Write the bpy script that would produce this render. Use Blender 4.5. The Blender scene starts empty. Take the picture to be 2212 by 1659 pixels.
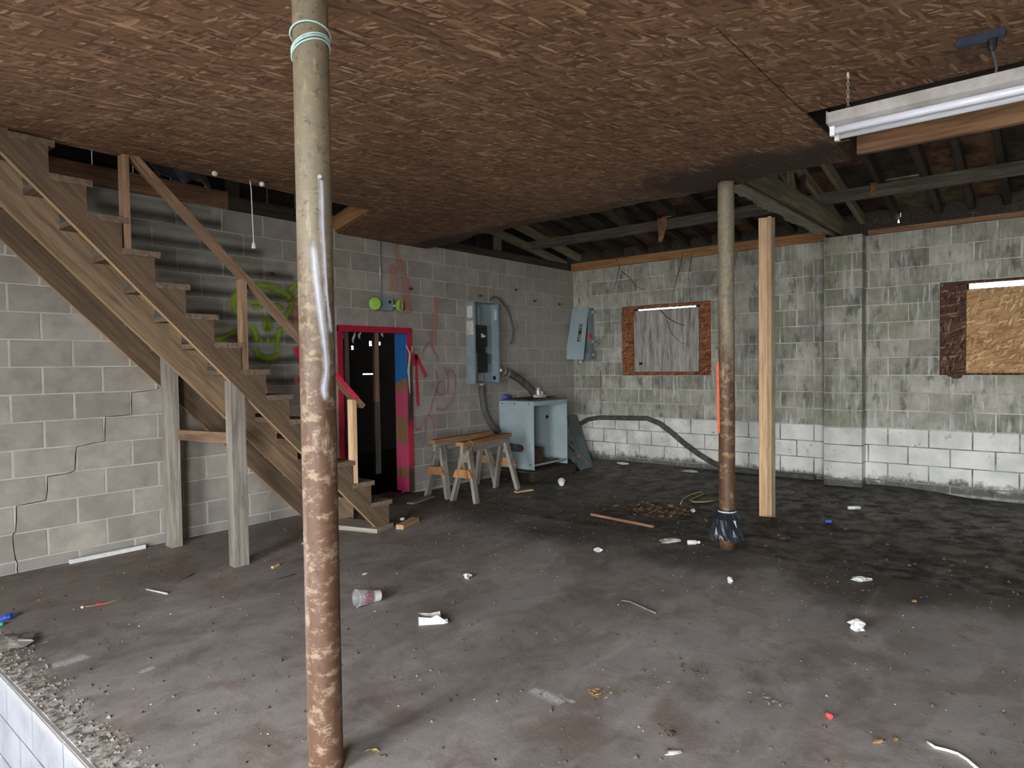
import bpy, math, random
from mathutils import Vector, Matrix, noise as mnoise

# ------------------------------------------------------------------ camera, sky, exposure
SC = bpy.context.scene
COL = SC.collection
CAM = Vector((-8.5966, -5.8584, 1.4766))
YAW, PITCH, ROLL, FPX = 0.878049, -0.028638, -0.012993, 1420.73
FW = Vector((math.sin(YAW)*math.cos(PITCH), math.cos(YAW)*math.cos(PITCH), math.sin(PITCH)))
RT0 = Vector((math.cos(YAW), -math.sin(YAW), 0)); UP0 = RT0.cross(FW)
RT = RT0*math.cos(ROLL) + UP0*math.sin(ROLL); UP = -RT0*math.sin(ROLL) + UP0*math.cos(ROLL)
cd = bpy.data.cameras.new('camera'); cam = bpy.data.objects.new('camera', cd); COL.objects.link(cam)
cd.sensor_width = 36; cd.lens = FPX*36/2212; cd.clip_start = .02; cd.clip_end = 200
m = Matrix((RT, UP, -FW)).transposed().to_4x4(); m.translation = CAM; cam.matrix_world = m
SC.camera = cam

SKY_STRENGTH = 9.0
w = bpy.data.worlds.new('overcast_sky'); SC.world = w; w.use_nodes = True
wb = w.node_tree.nodes['Background']; wb.inputs[0].default_value = (.95, .97, 1.0, 1); wb.inputs[1].default_value = SKY_STRENGTH
SC.view_settings.view_transform = 'Standard'; SC.view_settings.look = 'None'
SC.view_settings.exposure = 2.05; SC.view_settings.gamma = 1.0; SC.view_settings.use_curve_mapping = False

SC.cycles.adaptive_threshold = .08; SC.cycles.adaptive_min_samples = 20
SC.cycles.max_bounces = 6; SC.cycles.diffuse_bounces = 5; SC.cycles.glossy_bounces = 2; SC.cycles.transmission_bounces = 4
SC.cycles.transparent_max_bounces = 8; SC.cycles.caustics_reflective = False; SC.cycles.caustics_refractive = False
XF = -11.2          # inner face of the front wall (dock doors)
DOORS = [(-4.65, -3.25, -.6, 2.5), (-8.3, -6.2, -.6, 2.5)]   # y0,y1,z0,z1 of the two open dock doors
for i, (y0, y1, z0, z1) in enumerate(DOORS):      # sampling portals for the daylight through the open doors
    ld = bpy.data.lights.new('door_daylight', 'AREA'); ld.shape = 'RECTANGLE'; ld.size = z1-z0; ld.size_y = y1-y0
    ld.cycles.is_portal = True
    lo = bpy.data.objects.new('door_daylight', ld); COL.objects.link(lo)
    lo.location = (XF-.1, (y0+y1)/2, (z0+z1)/2); lo.rotation_euler = (0, -math.pi/2, 0)

rnd = random.Random(7)
def ray(px, py): return FW + RT*((px-1106)/FPX) + UP*(-(py-829.5)/FPX)
def on(px, py, ax, v):                    # the real point of plane axis=v that this spot of the photo shows
    d = ray(px, py); return CAM + d*((v-CAM[ax])/d[ax])
def onF(px, py, z=0.0): return on(px, py, 2, z)
def onA(px, py, y=0.0): return on(px, py, 1, y)
def onB(px, py, x=0.0): return on(px, py, 0, x)

# ------------------------------------------------------------------ node helpers
def new_mat(name):
    mt = bpy.data.materials.new(name); mt.use_nodes = True
    nt = mt.node_tree; b = nt.nodes['Principled BSDF']
    b.inputs['Specular IOR Level'].default_value = .25
    return mt, nt, b
class NT:
    def __init__(s, nt): s.nt = nt
    def n(s, t, **kw):
        nd = s.nt.nodes.new(t)
        for k, v in kw.items(): setattr(nd, k, v)
        return nd
    def put(s, sock, v):
        if hasattr(v, 'is_output') or isinstance(v, bpy.types.NodeSocket): s.nt.links.new(v, sock)
        elif v is not None: sock.default_value = v
    def math(s, op, a, b=None, c=None, clamp=False):
        nd = s.n('ShaderNodeMath', operation=op, use_clamp=clamp)
        for i, v in enumerate((a, b, c)): s.put(nd.inputs[i], v)
        return nd.outputs[0]
    def mix(s, f, a, b, blend='MIX'):
        nd = s.n('ShaderNodeMix', data_type='RGBA', blend_type=blend); nd.clamp_factor = True
        s.put(nd.inputs[0], f)
        for k, v in ((6, a), (7, b)):
            s.put(nd.inputs[k], (*v, 1) if isinstance(v, tuple) and len(v) == 3 else v)
        return nd.outputs[2]
    def noise(s, vec, scale, detail=4, rough=.6, dist=0):
        detail = min(detail, 5)
        nd = s.n('ShaderNodeTexNoise'); s.put(nd.inputs['Vector'], vec)
        nd.inputs['Scale'].default_value = scale; nd.inputs['Detail'].default_value = detail
        nd.inputs['Roughness'].default_value = rough; nd.inputs['Distortion'].default_value = dist
        return nd.outputs[0]
    def ramp(s, v, lo, hi, a=0., b=1., smooth=True):
        nd = s.n('ShaderNodeMapRange'); nd.interpolation_type = 'SMOOTHSTEP' if smooth else 'LINEAR'; nd.clamp = True
        s.put(nd.inputs[0], v); nd.inputs[1].default_value = lo; nd.inputs[2].default_value = hi
        nd.inputs[3].default_value = a; nd.inputs[4].default_value = b
        return nd.outputs[0]
    def mapping(s, vec, scale=(1, 1, 1), rot=(0, 0, 0), loc=(0, 0, 0)):
        nd = s.n('ShaderNodeMapping'); s.put(nd.inputs[0], vec)
        nd.inputs['Scale'].default_value = scale; nd.inputs['Rotation'].default_value = rot; nd.inputs['Location'].default_value = loc
        return nd.outputs[0]
    def pos(s): return s.n('ShaderNodeNewGeometry').outputs['Position']
    def obj(s): return s.n('ShaderNodeTexCoord').outputs['Object']
    def rand(s): return s.n('ShaderNodeObjectInfo').outputs['Random']
    def objr(s, k=37.):                      # object coordinates shifted by a per-object random
        nd = s.n('ShaderNodeVectorMath', operation='ADD'); s.put(nd.inputs[0], s.obj())
        cb = s.n('ShaderNodeCombineXYZ'); r = s.math('MULTIPLY', s.rand(), k)
        for i in range(3): s.put(cb.inputs[i], r)
        s.put(nd.inputs[1], cb.outputs[0]); return nd.outputs[0]
    def xyz(s, vec):
        nd = s.n('ShaderNodeSeparateXYZ'); s.put(nd.inputs[0], vec); return nd.outputs
    def bump(s, h, strength=.3, dist=.01, normal=None):
        nd = s.n('ShaderNodeBump'); nd.inputs['Strength'].default_value = strength; nd.inputs['Distance'].default_value = dist
        s.put(nd.inputs['Height'], h)
        if normal is not None: s.put(nd.inputs['Normal'], normal)
        return nd.outputs[0]
def lin(r, g, b):
    f = lambda c: c/12.92 if c <= .04045 else ((c+.055)/1.055)**2.4
    return (f(r/255), f(g/255), f(b/255))

def simple(name, c1, c2=None, scale=20, rough=.7, metal=0., bump=.15, stretch=(1, 1, 1), spec=.25):
    mt, nt, b = new_mat(name); N = NT(nt)
    v = N.mapping(N.objr(), stretch)
    nz = N.noise(v, scale, 5)
    c2 = c2 or tuple(x*.65 for x in c1)
    N.put(b.inputs['Base Color'], N.mix(N.ramp(nz, .3, .7), c1, c2))
    b.inputs['Roughness'].default_value = rough; b.inputs['Metallic'].default_value = metal
    b.inputs['Specular IOR Level'].default_value = spec
    if bump: N.put(b.inputs['Normal'], N.bump(nz, bump, .01))
    return mt
def wood(name, light, dark, dirt=(.05, .045, .04), dirtamt=.3, rough=.8):
    """grain runs along the local X axis of the piece"""
    mt, nt, b = new_mat(name); N = NT(nt)
    v = N.objr()
    g = N.noise(N.mapping(v, (1.2, 22, 22)), 1.6, 6, .65, .6)
    g2 = N.noise(N.mapping(v, (4, 60, 60)), 1.5, 3)
    blot = N.noise(N.mapping(v, (2, 5, 5)), 1.3, 5, .7)
    c = N.mix(N.ramp(g, .32, .68), dark, light)
    c = N.mix(N.math('MULTIPLY', N.ramp(g2, .5, .75), .35), c, dark)
    c = N.mix(N.math('MULTIPLY', N.ramp(blot, .5, .75), dirtamt), c, dirt)
    tint = N.math('MULTIPLY_ADD', N.rand(), .35, .82)
    hs = N.n('ShaderNodeHueSaturation'); N.put(hs.inputs['Color'], c); N.put(hs.inputs['Value'], tint)
    N.put(b.inputs['Base Color'], hs.outputs[0]); b.inputs['Roughness'].default_value = rough
    N.put(b.inputs['Normal'], N.bump(g, .25, .004))
    return mt
def osb(name, cols, swz=None, stain=None, val=1.0, world=False):
    mt, nt, b = new_mat(name); N = NT(nt)
    v = N.objr(41.)
    if swz:
        o = N.xyz(v); cb = N.n('ShaderNodeCombineXYZ')
        for i, k in enumerate(swz): N.put(cb.inputs[i], o[k])
        v = cb.outputs[0]
    wob = N.n('ShaderNodeTexNoise'); N.put(wob.inputs['Vector'], v); wob.inputs['Scale'].default_value = 9; wob.inputs['Detail'].default_value = 2
    va = N.n('ShaderNodeVectorMath', operation='MULTIPLY_ADD'); N.put(va.inputs[0], wob.outputs['Color']); va.inputs[1].default_value = (.012, .012, 0); N.put(va.inputs[2], v)
    v = va.outputs[0]
    dark, mid, light, pale = cols
    col = None; hgt = None
    for i, (ang, sx, sy, thr) in enumerate(((.75, 12.5, 64, 0), (1.35, 14, 72, .5), (.2, 12, 60, .6))):
        vo = N.n('ShaderNodeTexVoronoi', voronoi_dimensions='2D', feature='F1')
        N.put(vo.inputs['Vector'], N.mapping(v, (sx, sy, 1), (0, 0, 0), (i*13.7, i*7.1, 0)) if False else N.mapping(N.mapping(v, (1, 1, 1), (0, 0, ang)), (sx, sy, 1), (0, 0, 0), (i*13.7, i*7.1, 0)))
        vo.inputs['Scale'].default_value = 1; vo.inputs['Randomness'].default_value = 1
        rc = N.n('ShaderNodeSeparateColor'); N.put(rc.inputs[0], vo.outputs['Color'])
        cr = N.n('ShaderNodeValToRGB'); e = cr.color_ramp.elements
        e[0].position = 0; e[0].color = (*dark, 1); e[1].position = 1; e[1].color = (*pale, 1)
        for p, c in ((.38, mid), (.68, mid), (.9, light)):
            k = cr.color_ramp.elements.new(p); k.color = (*c, 1)
        N.put(cr.inputs[0], rc.outputs[0])
        if col is None: col = cr.outputs[0]; hgt = rc.outputs[1]
        else:
            mk = N.math('GREATER_THAN', rc.outputs[1], thr)
            col = N.mix(mk, col, cr.outputs[0])
            hm = N.n('ShaderNodeMix'); N.put(hm.inputs[0], mk); N.put(hm.inputs[2], hgt); N.put(hm.inputs[3], rc.outputs[2]); hgt = hm.outputs[0]
    big = N.noise(N.pos(), 1.1, 4)
    col = N.mix(N.ramp(big, .35, .75, 0, .45), col, N.mix(1., col, (.62, .56, .5), 'MULTIPLY'))
    if stain:
        for (cx, cy, rx, ry, amt, sc) in stain:
            o = N.xyz(N.pos())
            dx = N.math('DIVIDE', N.math('SUBTRACT', o[0], cx), rx); dy = N.math('DIVIDE', N.math('SUBTRACT', o[1], cy), ry)
            d = N.math('SQRT', N.math('ADD', N.math('MULTIPLY', dx, dx), N.math('MULTIPLY', dy, dy)))
            d = N.math('ADD', d, N.math('MULTIPLY', N.math('SUBTRACT', N.noise(N.pos(), sc, 5), .5), 1.6))
            col = N.mix(N.ramp(d, .5, 1.1, amt, 0), col, (.022, .017, .013))
    hs = N.n('ShaderNodeHueSaturation'); N.put(hs.inputs['Color'], col); hs.inputs['Value'].default_value = val
    N.put(b.inputs['Base Color'], hs.outputs[0]); b.inputs['Roughness'].default_value = .75
    N.put(b.inputs['Normal'], N.bump(hgt, .25, .003))
    return mt

M = {}
# concrete block, left wall (grey, brownish) and right wall (damp, streaked, whitewashed at the foot)
def block_mat(name, right):
    mt, nt, b = new_mat(name); N = NT(nt)
    P = N.pos(); r = N.rand(); z = N.xyz(P)[2]; x = N.xyz(P)[0]; y = N.xyz(P)[1]
    fine = N.noise(N.objr(), 60, 4, .7); blot = N.noise(P, 3.1, 5, .65); blot2 = N.noise(N.objr(), 7, 5, .65)
    if right: c1, c2 = (.47, .465, .4), (.29, .29, .235)
    else: c1, c2 = (.39, .365, .32), (.29, .27, .235)
    c = N.mix(N.ramp(blot, .3, .7), c1, c2)
    c = N.mix(N.ramp(blot2, .4, .75, 0, .5), c, tuple(k*.72 for k in c2))
    hs = N.n('ShaderNodeHueSaturation'); N.put(hs.inputs['Color'], c); N.put(hs.inputs['Value'], N.math('MULTIPLY_ADD', r, (.5 if right else .22), (.74 if right else .9)))
    c = hs.outputs[0]
    streak = N.noise(N.mapping(P, (16, 16, 1.6)), 1.5, 4, .6)
    big = N.noise(P, .9, 3)
    if right:
        c = N.mix(N.math('MULTIPLY', N.ramp(streak, .5, .66), N.ramp(big, .38, .56, .2, .9)), c, (.58, .59, .55))
        dk = N.noise(N.mapping(P, (5, 5, 2)), 1.3, 6, .7)
        c = N.mix(N.ramp(dk, .5, .68, 0, .8), c, (.1, .1, .08))
        gr = N.noise(P, 1.7, 4)
        c = N.mix(N.ramp(gr, .5, .7, 0, .6), c, (.24, .25, .15))
        # whitewash up to the third joint, peeled near the floor
        wob = N.math('MULTIPLY', N.math('SUBTRACT', N.noise(P, 9, 4), .5), .05)
        up = N.ramp(N.math('ADD', z, wob), .685, .705, 1, 0)
        low = N.ramp(N.math('ADD', z, N.math('MULTIPLY', N.math('SUBTRACT', N.noise(P, 5, 6, .7), .5), .35)), .06, .16)
        peel = N.ramp(N.noise(P, 4.2, 8, .75), .6, .68, 1, .1)
        near = N.ramp(y, -3.4, -1.0, 0, .4)
        wm = N.math('MULTIPLY', N.math('MULTIPLY', up, low), peel)
        wm = N.math('MULTIPLY', wm, N.math('SUBTRACT', .97, N.math('MULTIPLY', near, N.ramp(N.noise(P, 6, 6, .7), .4, .65))))
        wc = N.mix(N.ramp(N.noise(P, 2.4, 5), .35, .7), (.84, .84, .79), (.6, .61, .57))
        c = N.mix(wm, c, wc)
        damp = N.math('MULTIPLY', up, N.math('SUBTRACT', 1., low))
        c = N.mix(N.math('MULTIPLY', damp, .8), c, (.075, .078, .08))
    else:
        cn = N.ramp(x, -2.9, -.4)
        c = N.mix(N.math('MULTIPLY', N.math('MULTIPLY', N.ramp(streak, .5, .7), cn), .6), c, (.45, .45, .4))
        c = N.mix(N.math('MULTIPLY', cn, .4), c, (.4, .405, .33))  # greenish tint toward the corner, lightened in colour where daylight only grazes
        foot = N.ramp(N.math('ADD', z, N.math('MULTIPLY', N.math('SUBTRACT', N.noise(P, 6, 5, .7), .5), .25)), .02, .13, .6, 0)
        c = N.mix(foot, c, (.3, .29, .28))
    c = N.mix(N.ramp(fine, .62, .8, 0, .35), c, (.1, .1, .09))
    N.put(b.inputs['Base Color'], c); b.inputs['Roughness'].default_value = .9
    h = N.math('ADD', N.math('MULTIPLY', fine, .5), blot2)
    N.put(b.inputs['Normal'], N.bump(h, .35, .006))
    return mt
M['block_l'] = block_mat('concrete_block_grey', False)
M['block_r'] = block_mat('concrete_block_damp', True)
def mortar_mat(name, c1, c2, white):
    mt, nt, b = new_mat(name); N = NT(nt); P = N.pos()
    c = N.mix(N.ramp(N.noise(P, 4, 5, .7), .35, .68), c1, c2)
    if white:
        z = N.xyz(P)[2]
        c = N.mix(N.ramp(z, .68, .70, 1, 0), c, N.mix(N.ramp(N.noise(P, 5, 5), .4, .6), (.35, .37, .36), (.16, .165, .16)))
    N.put(b.inputs['Base Color'], c); b.inputs['Roughness'].default_value = .95
    N.put(b.inputs['Normal'], N.bump(N.noise(P, 40, 4), .4, .005)); return mt
M['mortar_l'] = mortar_mat('mortar_grey', (.53, .51, .465), (.41, .395, .355), False)
M['mortar_r'] = mortar_mat('mortar_damp', (.66, .66, .6), (.34, .34, .3), True)
def white_block():
    mt, nt, b = new_mat('whitewashed_block'); N = NT(nt); P = N.pos()
    c = N.mix(N.ramp(N.noise(P, 3, 6, .65), .35, .7), (.25, .26, .29), (.17, .178, .2))
    z = N.xyz(P)[2]
    g = N.ramp(N.math('ADD', z, N.math('MULTIPLY', N.math('SUBTRACT', N.noise(P, 6, 6, .7), .5), .12)), -.06, -.005)
    c = N.mix(N.math('MULTIPLY', g, .7), c, (.35, .34, .32))
    c = N.mix(N.ramp(N.noise(P, 14, 6, .7), .6, .7, 0, .6), c, (.2, .2, .2))
    N.put(b.inputs['Base Color'], c); b.inputs['Roughness'].default_value = .85
    N.put(b.inputs['Normal'], N.bump(N.noise(P, 20, 5), .3, .006)); return mt
M['block_w'] = white_block()

def floor_mat(name, mud):
    mt, nt, b = new_mat(name); N = NT(nt); P = N.pos(); o = N.xyz(P); x, y = o[0], o[1]
    n1 = N.noise(P, 1.3, 6, .65); n2 = N.noise(P, 6, 6, .7); n3 = N.noise(P, 45, 4, .7)
    sm = N.noise(N.mapping(P, (1, 2.6, 1), (0, 0, .5)), 1.6, 5, .6, .8)
    if not mud:
        c = N.mix(N.ramp(n1, .3, .7), (.335, .32, .305), (.22, .205, .19))
        c = N.mix(N.ramp(sm, .45, .75, 0, .55), c, (.43, .415, .4))
        c = N.mix(N.ramp(n2, .5, .75, 0, .6), c, (.2, .168, .142))
        # brown silt toward the stairs and toward the damp right half
        silt = N.math('ADD', N.ramp(x, -4.9, -3.55), N.math('MULTIPLY', N.math('SUBTRACT', n1, .5), 1.4))
        c = N.mix(N.ramp(silt, .3, 1.1, 0, .95), c, (.085, .077, .066))
        leftb = N.math('ADD', N.ramp(y, -2.2, -.6), N.math('MULTIPLY', N.math('SUBTRACT', n1, .5), 1.2))
        c = N.mix(N.ramp(leftb, .35, 1.0, 0, .6), c, (.2, .17, .145))
        # crumbled, dusty rim of the dock edge
        ed = N.math('ADD', x, N.math('MULTIPLY', N.math('SUBTRACT', n2, .5), .35))
        c = N.mix(N.ramp(ed, -7.68, -7.58, 1, 0), c, N.mix(N.ramp(N.noise(P, 22, 5, .75), .4, .6), (.55, .54, .5), (.12, .115, .105)))
        rough = N.ramp(n1, .3, .7, .62, .8)
        sc = N.noise(N.mapping(P, (1, 14, 1), (0, 0, 1.0)), 2.2, 3, .5, 1.5)
        c = N.mix(N.ramp(sc, .66, .74, 0, .35), c, (.32, .31, .295))
    else:
        c = N.mix(N.ramp(n1, .35, .65), (.085, .074, .061), (.045, .039, .032))
        c = N.mix(N.ramp(sm, .5, .72, 0, .75), c, (.17, .155, .135))
        c = N.mix(N.ramp(n2, .52, .72, 0, .6), c, (.03, .026, .021))
        lt = N.math('MULTIPLY', N.ramp(y, -3.4, -1.4), N.ramp(n1, .38, .58))
        c = N.mix(N.math('MULTIPLY', lt, .8), c, (.2, .185, .165))
        rough = N.ramp(n2, .4, .65, .45, .85)
    c = N.mix(N.ramp(n3, .63, .75, 0, .5), c, (.03, .026, .022))
    c = N.mix(N.ramp(N.noise(P, 2.7, 5, .7, .6), (.47), .62, 0, .6), c, N.mix(1., c, (.66, .54, .46), 'MULTIPLY'))
    N.put(b.inputs['Base Color'], c); N.put(b.inputs['Roughness'], rough)
    h = N.math('ADD', N.math('MULTIPLY', n3, .35), n2)
    N.put(b.inputs['Normal'], N.bump(h, .3 if mud else .22, .015 if mud else .012))
    return mt
M['floor'] = floor_mat('concrete_floor', False); M['mud'] = floor_mat('damp_mud', True)
def rust(name, tanned, red, lightc, band):
    """steel pipe: old tan paint above, rust taking over below"""
    mt, nt, b = new_mat(name); N = NT(nt); P = N.pos(); z = N.xyz(P)[2]
    n1 = N.noise(N.mapping(P, (1, 1, .45)), 6, 7, .72); n2 = N.noise(P, 38, 5, .7); n3 = N.noise(N.mapping(P, (1, 1, 1.6)), 13, 5, .75)
    f = N.math('ADD', N.ramp(z, band[0], band[1], .85, 0), N.math('MULTIPLY', N.math('SUBTRACT', n1, .5), 1.5))
    c = N.mix(N.ramp(f, .25, .75), tanned, red)
    c = N.mix(N.ramp(n2, .52, .7, 0, .6), c, tuple(k*.45 for k in red))
    c = N.mix(N.ramp(n3, .5, .63, 0, .65), c, lightc)
    c = N.mix(N.ramp(N.noise(N.mapping(P, (3, 3, .6)), 5, 6, .7), .58, .72, 0, .55), c, (.5, .42, .28))
    N.put(b.inputs['Base Color'], c); b.inputs['Roughness'].default_value = .55; b.inputs['Specular IOR Level'].default_value = .4
    N.put(b.inputs['Normal'], N.bump(N.math('ADD', n1, N.math('MULTIPLY', n2, .4)), .25, .006)); return mt
M['pole_a'] = rust('rusty_pipe_paint', (.2, .172, .118), (.092, .046, .026), (.3, .235, .155), (1.1, 2.5))
M['pole_b'] = rust('rusty_pipe', (.23, .2, .145), (.1, .05, .026), (.33, .235, .12), (.9, 2.6))

OSB1 = ((.08, .042, .022), (.175, .096, .053), (.265, .155, .09), (.42, .28, .175))
M['osb_ceiling'] = osb('osb_ceiling', OSB1, stain=[(-3.7, -4.05, .45, 1.1, .85, 2.2), (-3.35, -2.0, .25, 2.4, .6, 2.2), (-3.2, -.4, .35, .8, .75, 2.5)], val=1.15)
M['osb_new'] = osb('osb_clean', ((.3, .16, .065), (.5, .3, .14), (.66, .43, .22), (.8, .6, .36)), swz=(1, 2, 0))
M['osb_rot'] = osb('osb_rotten', ((.02, .012, .008), (.09, .045, .027), (.2, .1, .06), (.3, .2, .14)), swz=(1, 2, 0))
M['osb_red'] = osb('osb_red', ((.1, .03, .012), (.27, .1, .045), (.38, .17, .08), (.45, .22, .12)), swz=(1, 2, 0))
M['wood_stair'] = wood('weathered_stair_lumber', (.155, .108, .068), (.088, .058, .036), dirtamt=.35)
M['wood_edge'] = wood('sawn_stair_lumber', (.52, .35, .2), (.33, .2, .1), dirtamt=.15)  # paler tone paints light bounced from the floor onto the stringers' undersides
M['wood_mid'] = wood('sawn_lighter_lumber', (.36, .25, .155), (.19, .125, .075), dirtamt=.3)
M['wood_tread'] = wood('dusty_tread', (.2, .15, .105), (.11, .08, .055))
M['wood_grey'] = wood('weathered_grey_lumber', (.4, .365, .31), (.2, .18, .15), dirtamt=.35)
M['wood_pine'] = wood('pine_lumber', (.72, .5, .31), (.5, .31, .17), dirtamt=.2)
M['wood_rail'] = wood('rail_lumber', (.33, .215, .135), (.16, .095, .055), dirtamt=.3)
M['wood_orange'] = wood('orange_lumber', (.5, .27, .12), (.3, .14, .055), dirtamt=.2)
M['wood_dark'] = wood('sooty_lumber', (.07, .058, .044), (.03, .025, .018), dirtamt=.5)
M['wood_green'] = wood('mossy_lumber', (.33, .29, .19), (.17, .15, .09), dirtamt=.4)
M['wood_brown'] = wood('brown_plate', (.3, .165, .09), (.16, .08, .042), dirtamt=.35)
M['purlin'] = wood('grey_purlin', (.17, .155, .125), (.08, .07, .055), dirtamt=.4)
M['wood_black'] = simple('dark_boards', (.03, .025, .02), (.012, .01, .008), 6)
M['deck_brown'] = simple('roof_sheathing_brown', (.26, .135, .075), (.06, .04, .025), 7, bump=.3)
M['deck_green'] = simple('roof_sheathing_mossy', (.2, .2, .1), (.08, .07, .04), 8, bump=.3)
M['deck_black'] = simple('roof_sheathing_rotten', (.08, .062, .045), (.02, .016, .012), 8, bump=.3)
M['ply_grey'] = None
def ply():
    mt, nt, b = new_mat('weathered_plywood'); N = NT(nt); v = N.obj()
    g = N.noise(N.mapping(v, (9, 9, .9)), 2.6, 7, .7, .8); s = N.noise(N.mapping(v, (5, 5, .5)), 2, 5, .7, .5)
    c = N.mix(N.ramp(g, .3, .68), (.2, .18, .16), (.52, .49, .44))
    c = N.mix(N.ramp(s, .52, .68, 0, .8), c, (.13, .09, .065))
    N.put(b.inputs['Base Color'], c); b.inputs['Roughness'].default_value = .85; N.put(b.inputs['Normal'], N.bump(g, .3, .005)); return mt
M['ply_grey'] = ply()
M['soot'] = simple('soot_black', (.003, .0027, .0024), (.002, .0018, .0016), 6, .9, 0, 0, spec=0)  # unlit back room's darkness put into a near-black colour; also used for cracks
M['steel_box'] = simple('grey_enamel', (.27, .335, .36), (.215, .27, .295), 5, .5, 0, .05)
M['steel_cab'] = simple('pale_grey_enamel', (.37, .46, .48), (.31, .39, .41), 4, .5, 0, .05)
M['steel_dark'] = simple('dark_grey_enamel', (.15, .18, .185), (.1, .12, .125), 5, .5, 0, .05)
M['zinc'] = simple('galvanised', (.62, .64, .64), (.4, .42, .42), 30, .4, .6, .1)
M['conduit'] = simple('grey_conduit', (.13, .125, .118), (.08, .078, .072), 12, .7)
M['conduit_mud'] = simple('muddy_conduit', (.12, .11, .095), (.055, .05, .042), 9, .85, 0, .4)
M['black'] = simple('black_plastic', (.012, .012, .013), (.02, .02, .022), 30, .45)
M['white'] = simple('white_plastic', (.8, .81, .8), (.66, .67, .66), 12, .5, 0, .05)
M['paper'] = simple('white_paper', (.68, .69, .68), (.48, .485, .475), 25, .8)
M['paper_dirty'] = simple('dirty_paper', (.66, .64, .6), (.38, .35, .31), 18, .85)
M['bracket'] = simple('bracket_steel', (.33, .34, .29), (.2, .205, .17), 20, .5, .3)
M['lens_green'] = simple('green_lamp_lens', (.45, .75, .12), (.35, .62, .08), 40, .35)
M['label'] = simple('paper_label', (.72, .7, .6), (.55, .52, .44), 30, .8)
M['rope'] = simple('pale_cyan_wire', (.5, .72, .7), (.4, .6, .58), 30, .5)
M['cord_white'] = simple('white_cord', (.78, .77, .7), (.6, .59, .53), 30, .6)
M['red'] = simple('red_plastic', (.75, .08, .08), (.6, .06, .06), 30, .45)
M['blue'] = simple('blue_plastic', (.08, .14, .6), (.06, .1, .45), 30, .45)
M['green'] = simple('green_plastic', (.05, .4, .28), (.04, .3, .2), 30, .45)
M['yellow'] = simple('yellow_wire', (.62, .5, .16), (.4, .33, .12), 30, .6)
M['tape'] = simple('orange_tape', (.75, .17, .06), (.6, .12, .05), 30, .6)
M['leaf'] = simple('dry_leaf', (.42, .27, .13), (.22, .13, .06), 14, .8)
M['soil'] = simple('soil_crumb', (.13, .11, .09), (.065, .054, .044), 20, .95)
M['pebble'] = simple('pale_pebble', (.3, .28, .25), (.16, .145, .125), 20, .9)
M['rusty_iron'] = simple('rusted_iron', (.12, .065, .04), (.05, .03, .02), 14, .85)
M['twig'] = simple('twig', (.12, .09, .06), (.06, .045, .03), 20, .9)
M['bag'] = simple('black_bag', (.02, .026, .034), (.012, .016, .022), 9, .28, 0, .3, spec=.6)
M['sheeting'] = simple('grey_plastic_sheet', (.3, .3, .33), (.06, .055, .055), 6, .3, 0, .3, spec=.5)
M['plant'] = simple('green_leaf', (.15, .4, .08), (.1, .28, .05), 14, .6)
M['shell'] = simple('plain_render', (.3, .29, .27), (.24, .23, .21), 3, .9)
M['gravel'] = simple('outside_gravel', (.36, .35, .33), (.26, .25, .23), 5, .95)
M['navy'] = simple('navy_plastic', (.03, .035, .06), (.02, .024, .045), 20, .5)
M['asphalt'] = simple('dark_asphalt', (.075, .073, .072), (.05, .049, .048), 6, .95)
M['enamel_white'] = simple('white_enamel_metal', (.42, .41, .39), (.3, .29, .27), 9, .45, 0, .05)
def tube_glass():
    mt, nt, b = new_mat('tube_glass'); b.inputs['Base Color'].default_value = (.7, .72, .8, 1); b.inputs['Roughness'].default_value = .18
    b.inputs['Specular IOR Level'].default_value = .6; return mt
M['tube'] = tube_glass()
def clear():
    mt, nt, b = new_mat('clear_plastic'); b.inputs['Base Color'].default_value = (.93, .94, .95, 1); b.inputs['Roughness'].default_value = .22
    b.inputs['Transmission Weight'].default_value = .85; b.inputs['IOR'].default_value = 1.15; return mt
M['clear'] = clear()
def paint(name, col, soft=.5, speck=0., alpha=.9, nsc=30):
    """spray paint lying on a surface: covers fully along the stroke, thins into specks at its rim"""
    mt, nt, b = new_mat(name); N = NT(nt); P = N.pos()
    uv = N.xyz(N.n('ShaderNodeTexCoord').outputs['UV']); v = N.math('ABSOLUTE', uv[1])
    u = uv[0]; ends = N.math('MULTIPLY', N.ramp(u, 0, .25), 1.)
    n = N.noise(P, nsc, 5, .7); nf = N.noise(P, 85, 3, .7)
    a = N.math('ADD', N.math('SUBTRACT', 1., v), N.math('MULTIPLY', N.math('SUBTRACT', n, .5), .6))
    a = N.ramp(a, .05, .05+soft)
    if speck: a = N.math('MULTIPLY', a, N.ramp(N.math('ADD', nf, N.math('MULTIPLY', a, .07)), .49, .58, 1-speck, 1))
    a = N.math('MULTIPLY', N.math('MULTIPLY', a, ends), alpha)
    b.inputs['Base Color'].default_value = (*col, 1); b.inputs['Roughness'].default_value = .7
    N.put(b.inputs['Alpha'], a); return mt
M['p_green'] = paint('spray_lime', (.3, .47, .03), .9, .2, .8, 22)
M['p_orange'] = paint('spray_coral', (.72, .26, .17), 1.0, .9, .7, 30)
M['p_red'] = paint('spray_red', (.6, .025, .06), .6, .0, .85, 20)
M['p_pink'] = paint('spray_pink', (.6, .24, .38), .9, .2, .55, 24)
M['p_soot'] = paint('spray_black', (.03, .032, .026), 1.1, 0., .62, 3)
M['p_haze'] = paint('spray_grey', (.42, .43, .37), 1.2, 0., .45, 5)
M['p_white'] = paint('spray_white', (.6, .62, .68), 1.0, .0, .8, 22)
M['p_floor'] = paint('white_scuff', (.62, .62, .62), .8, .4, .8, 16)

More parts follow.
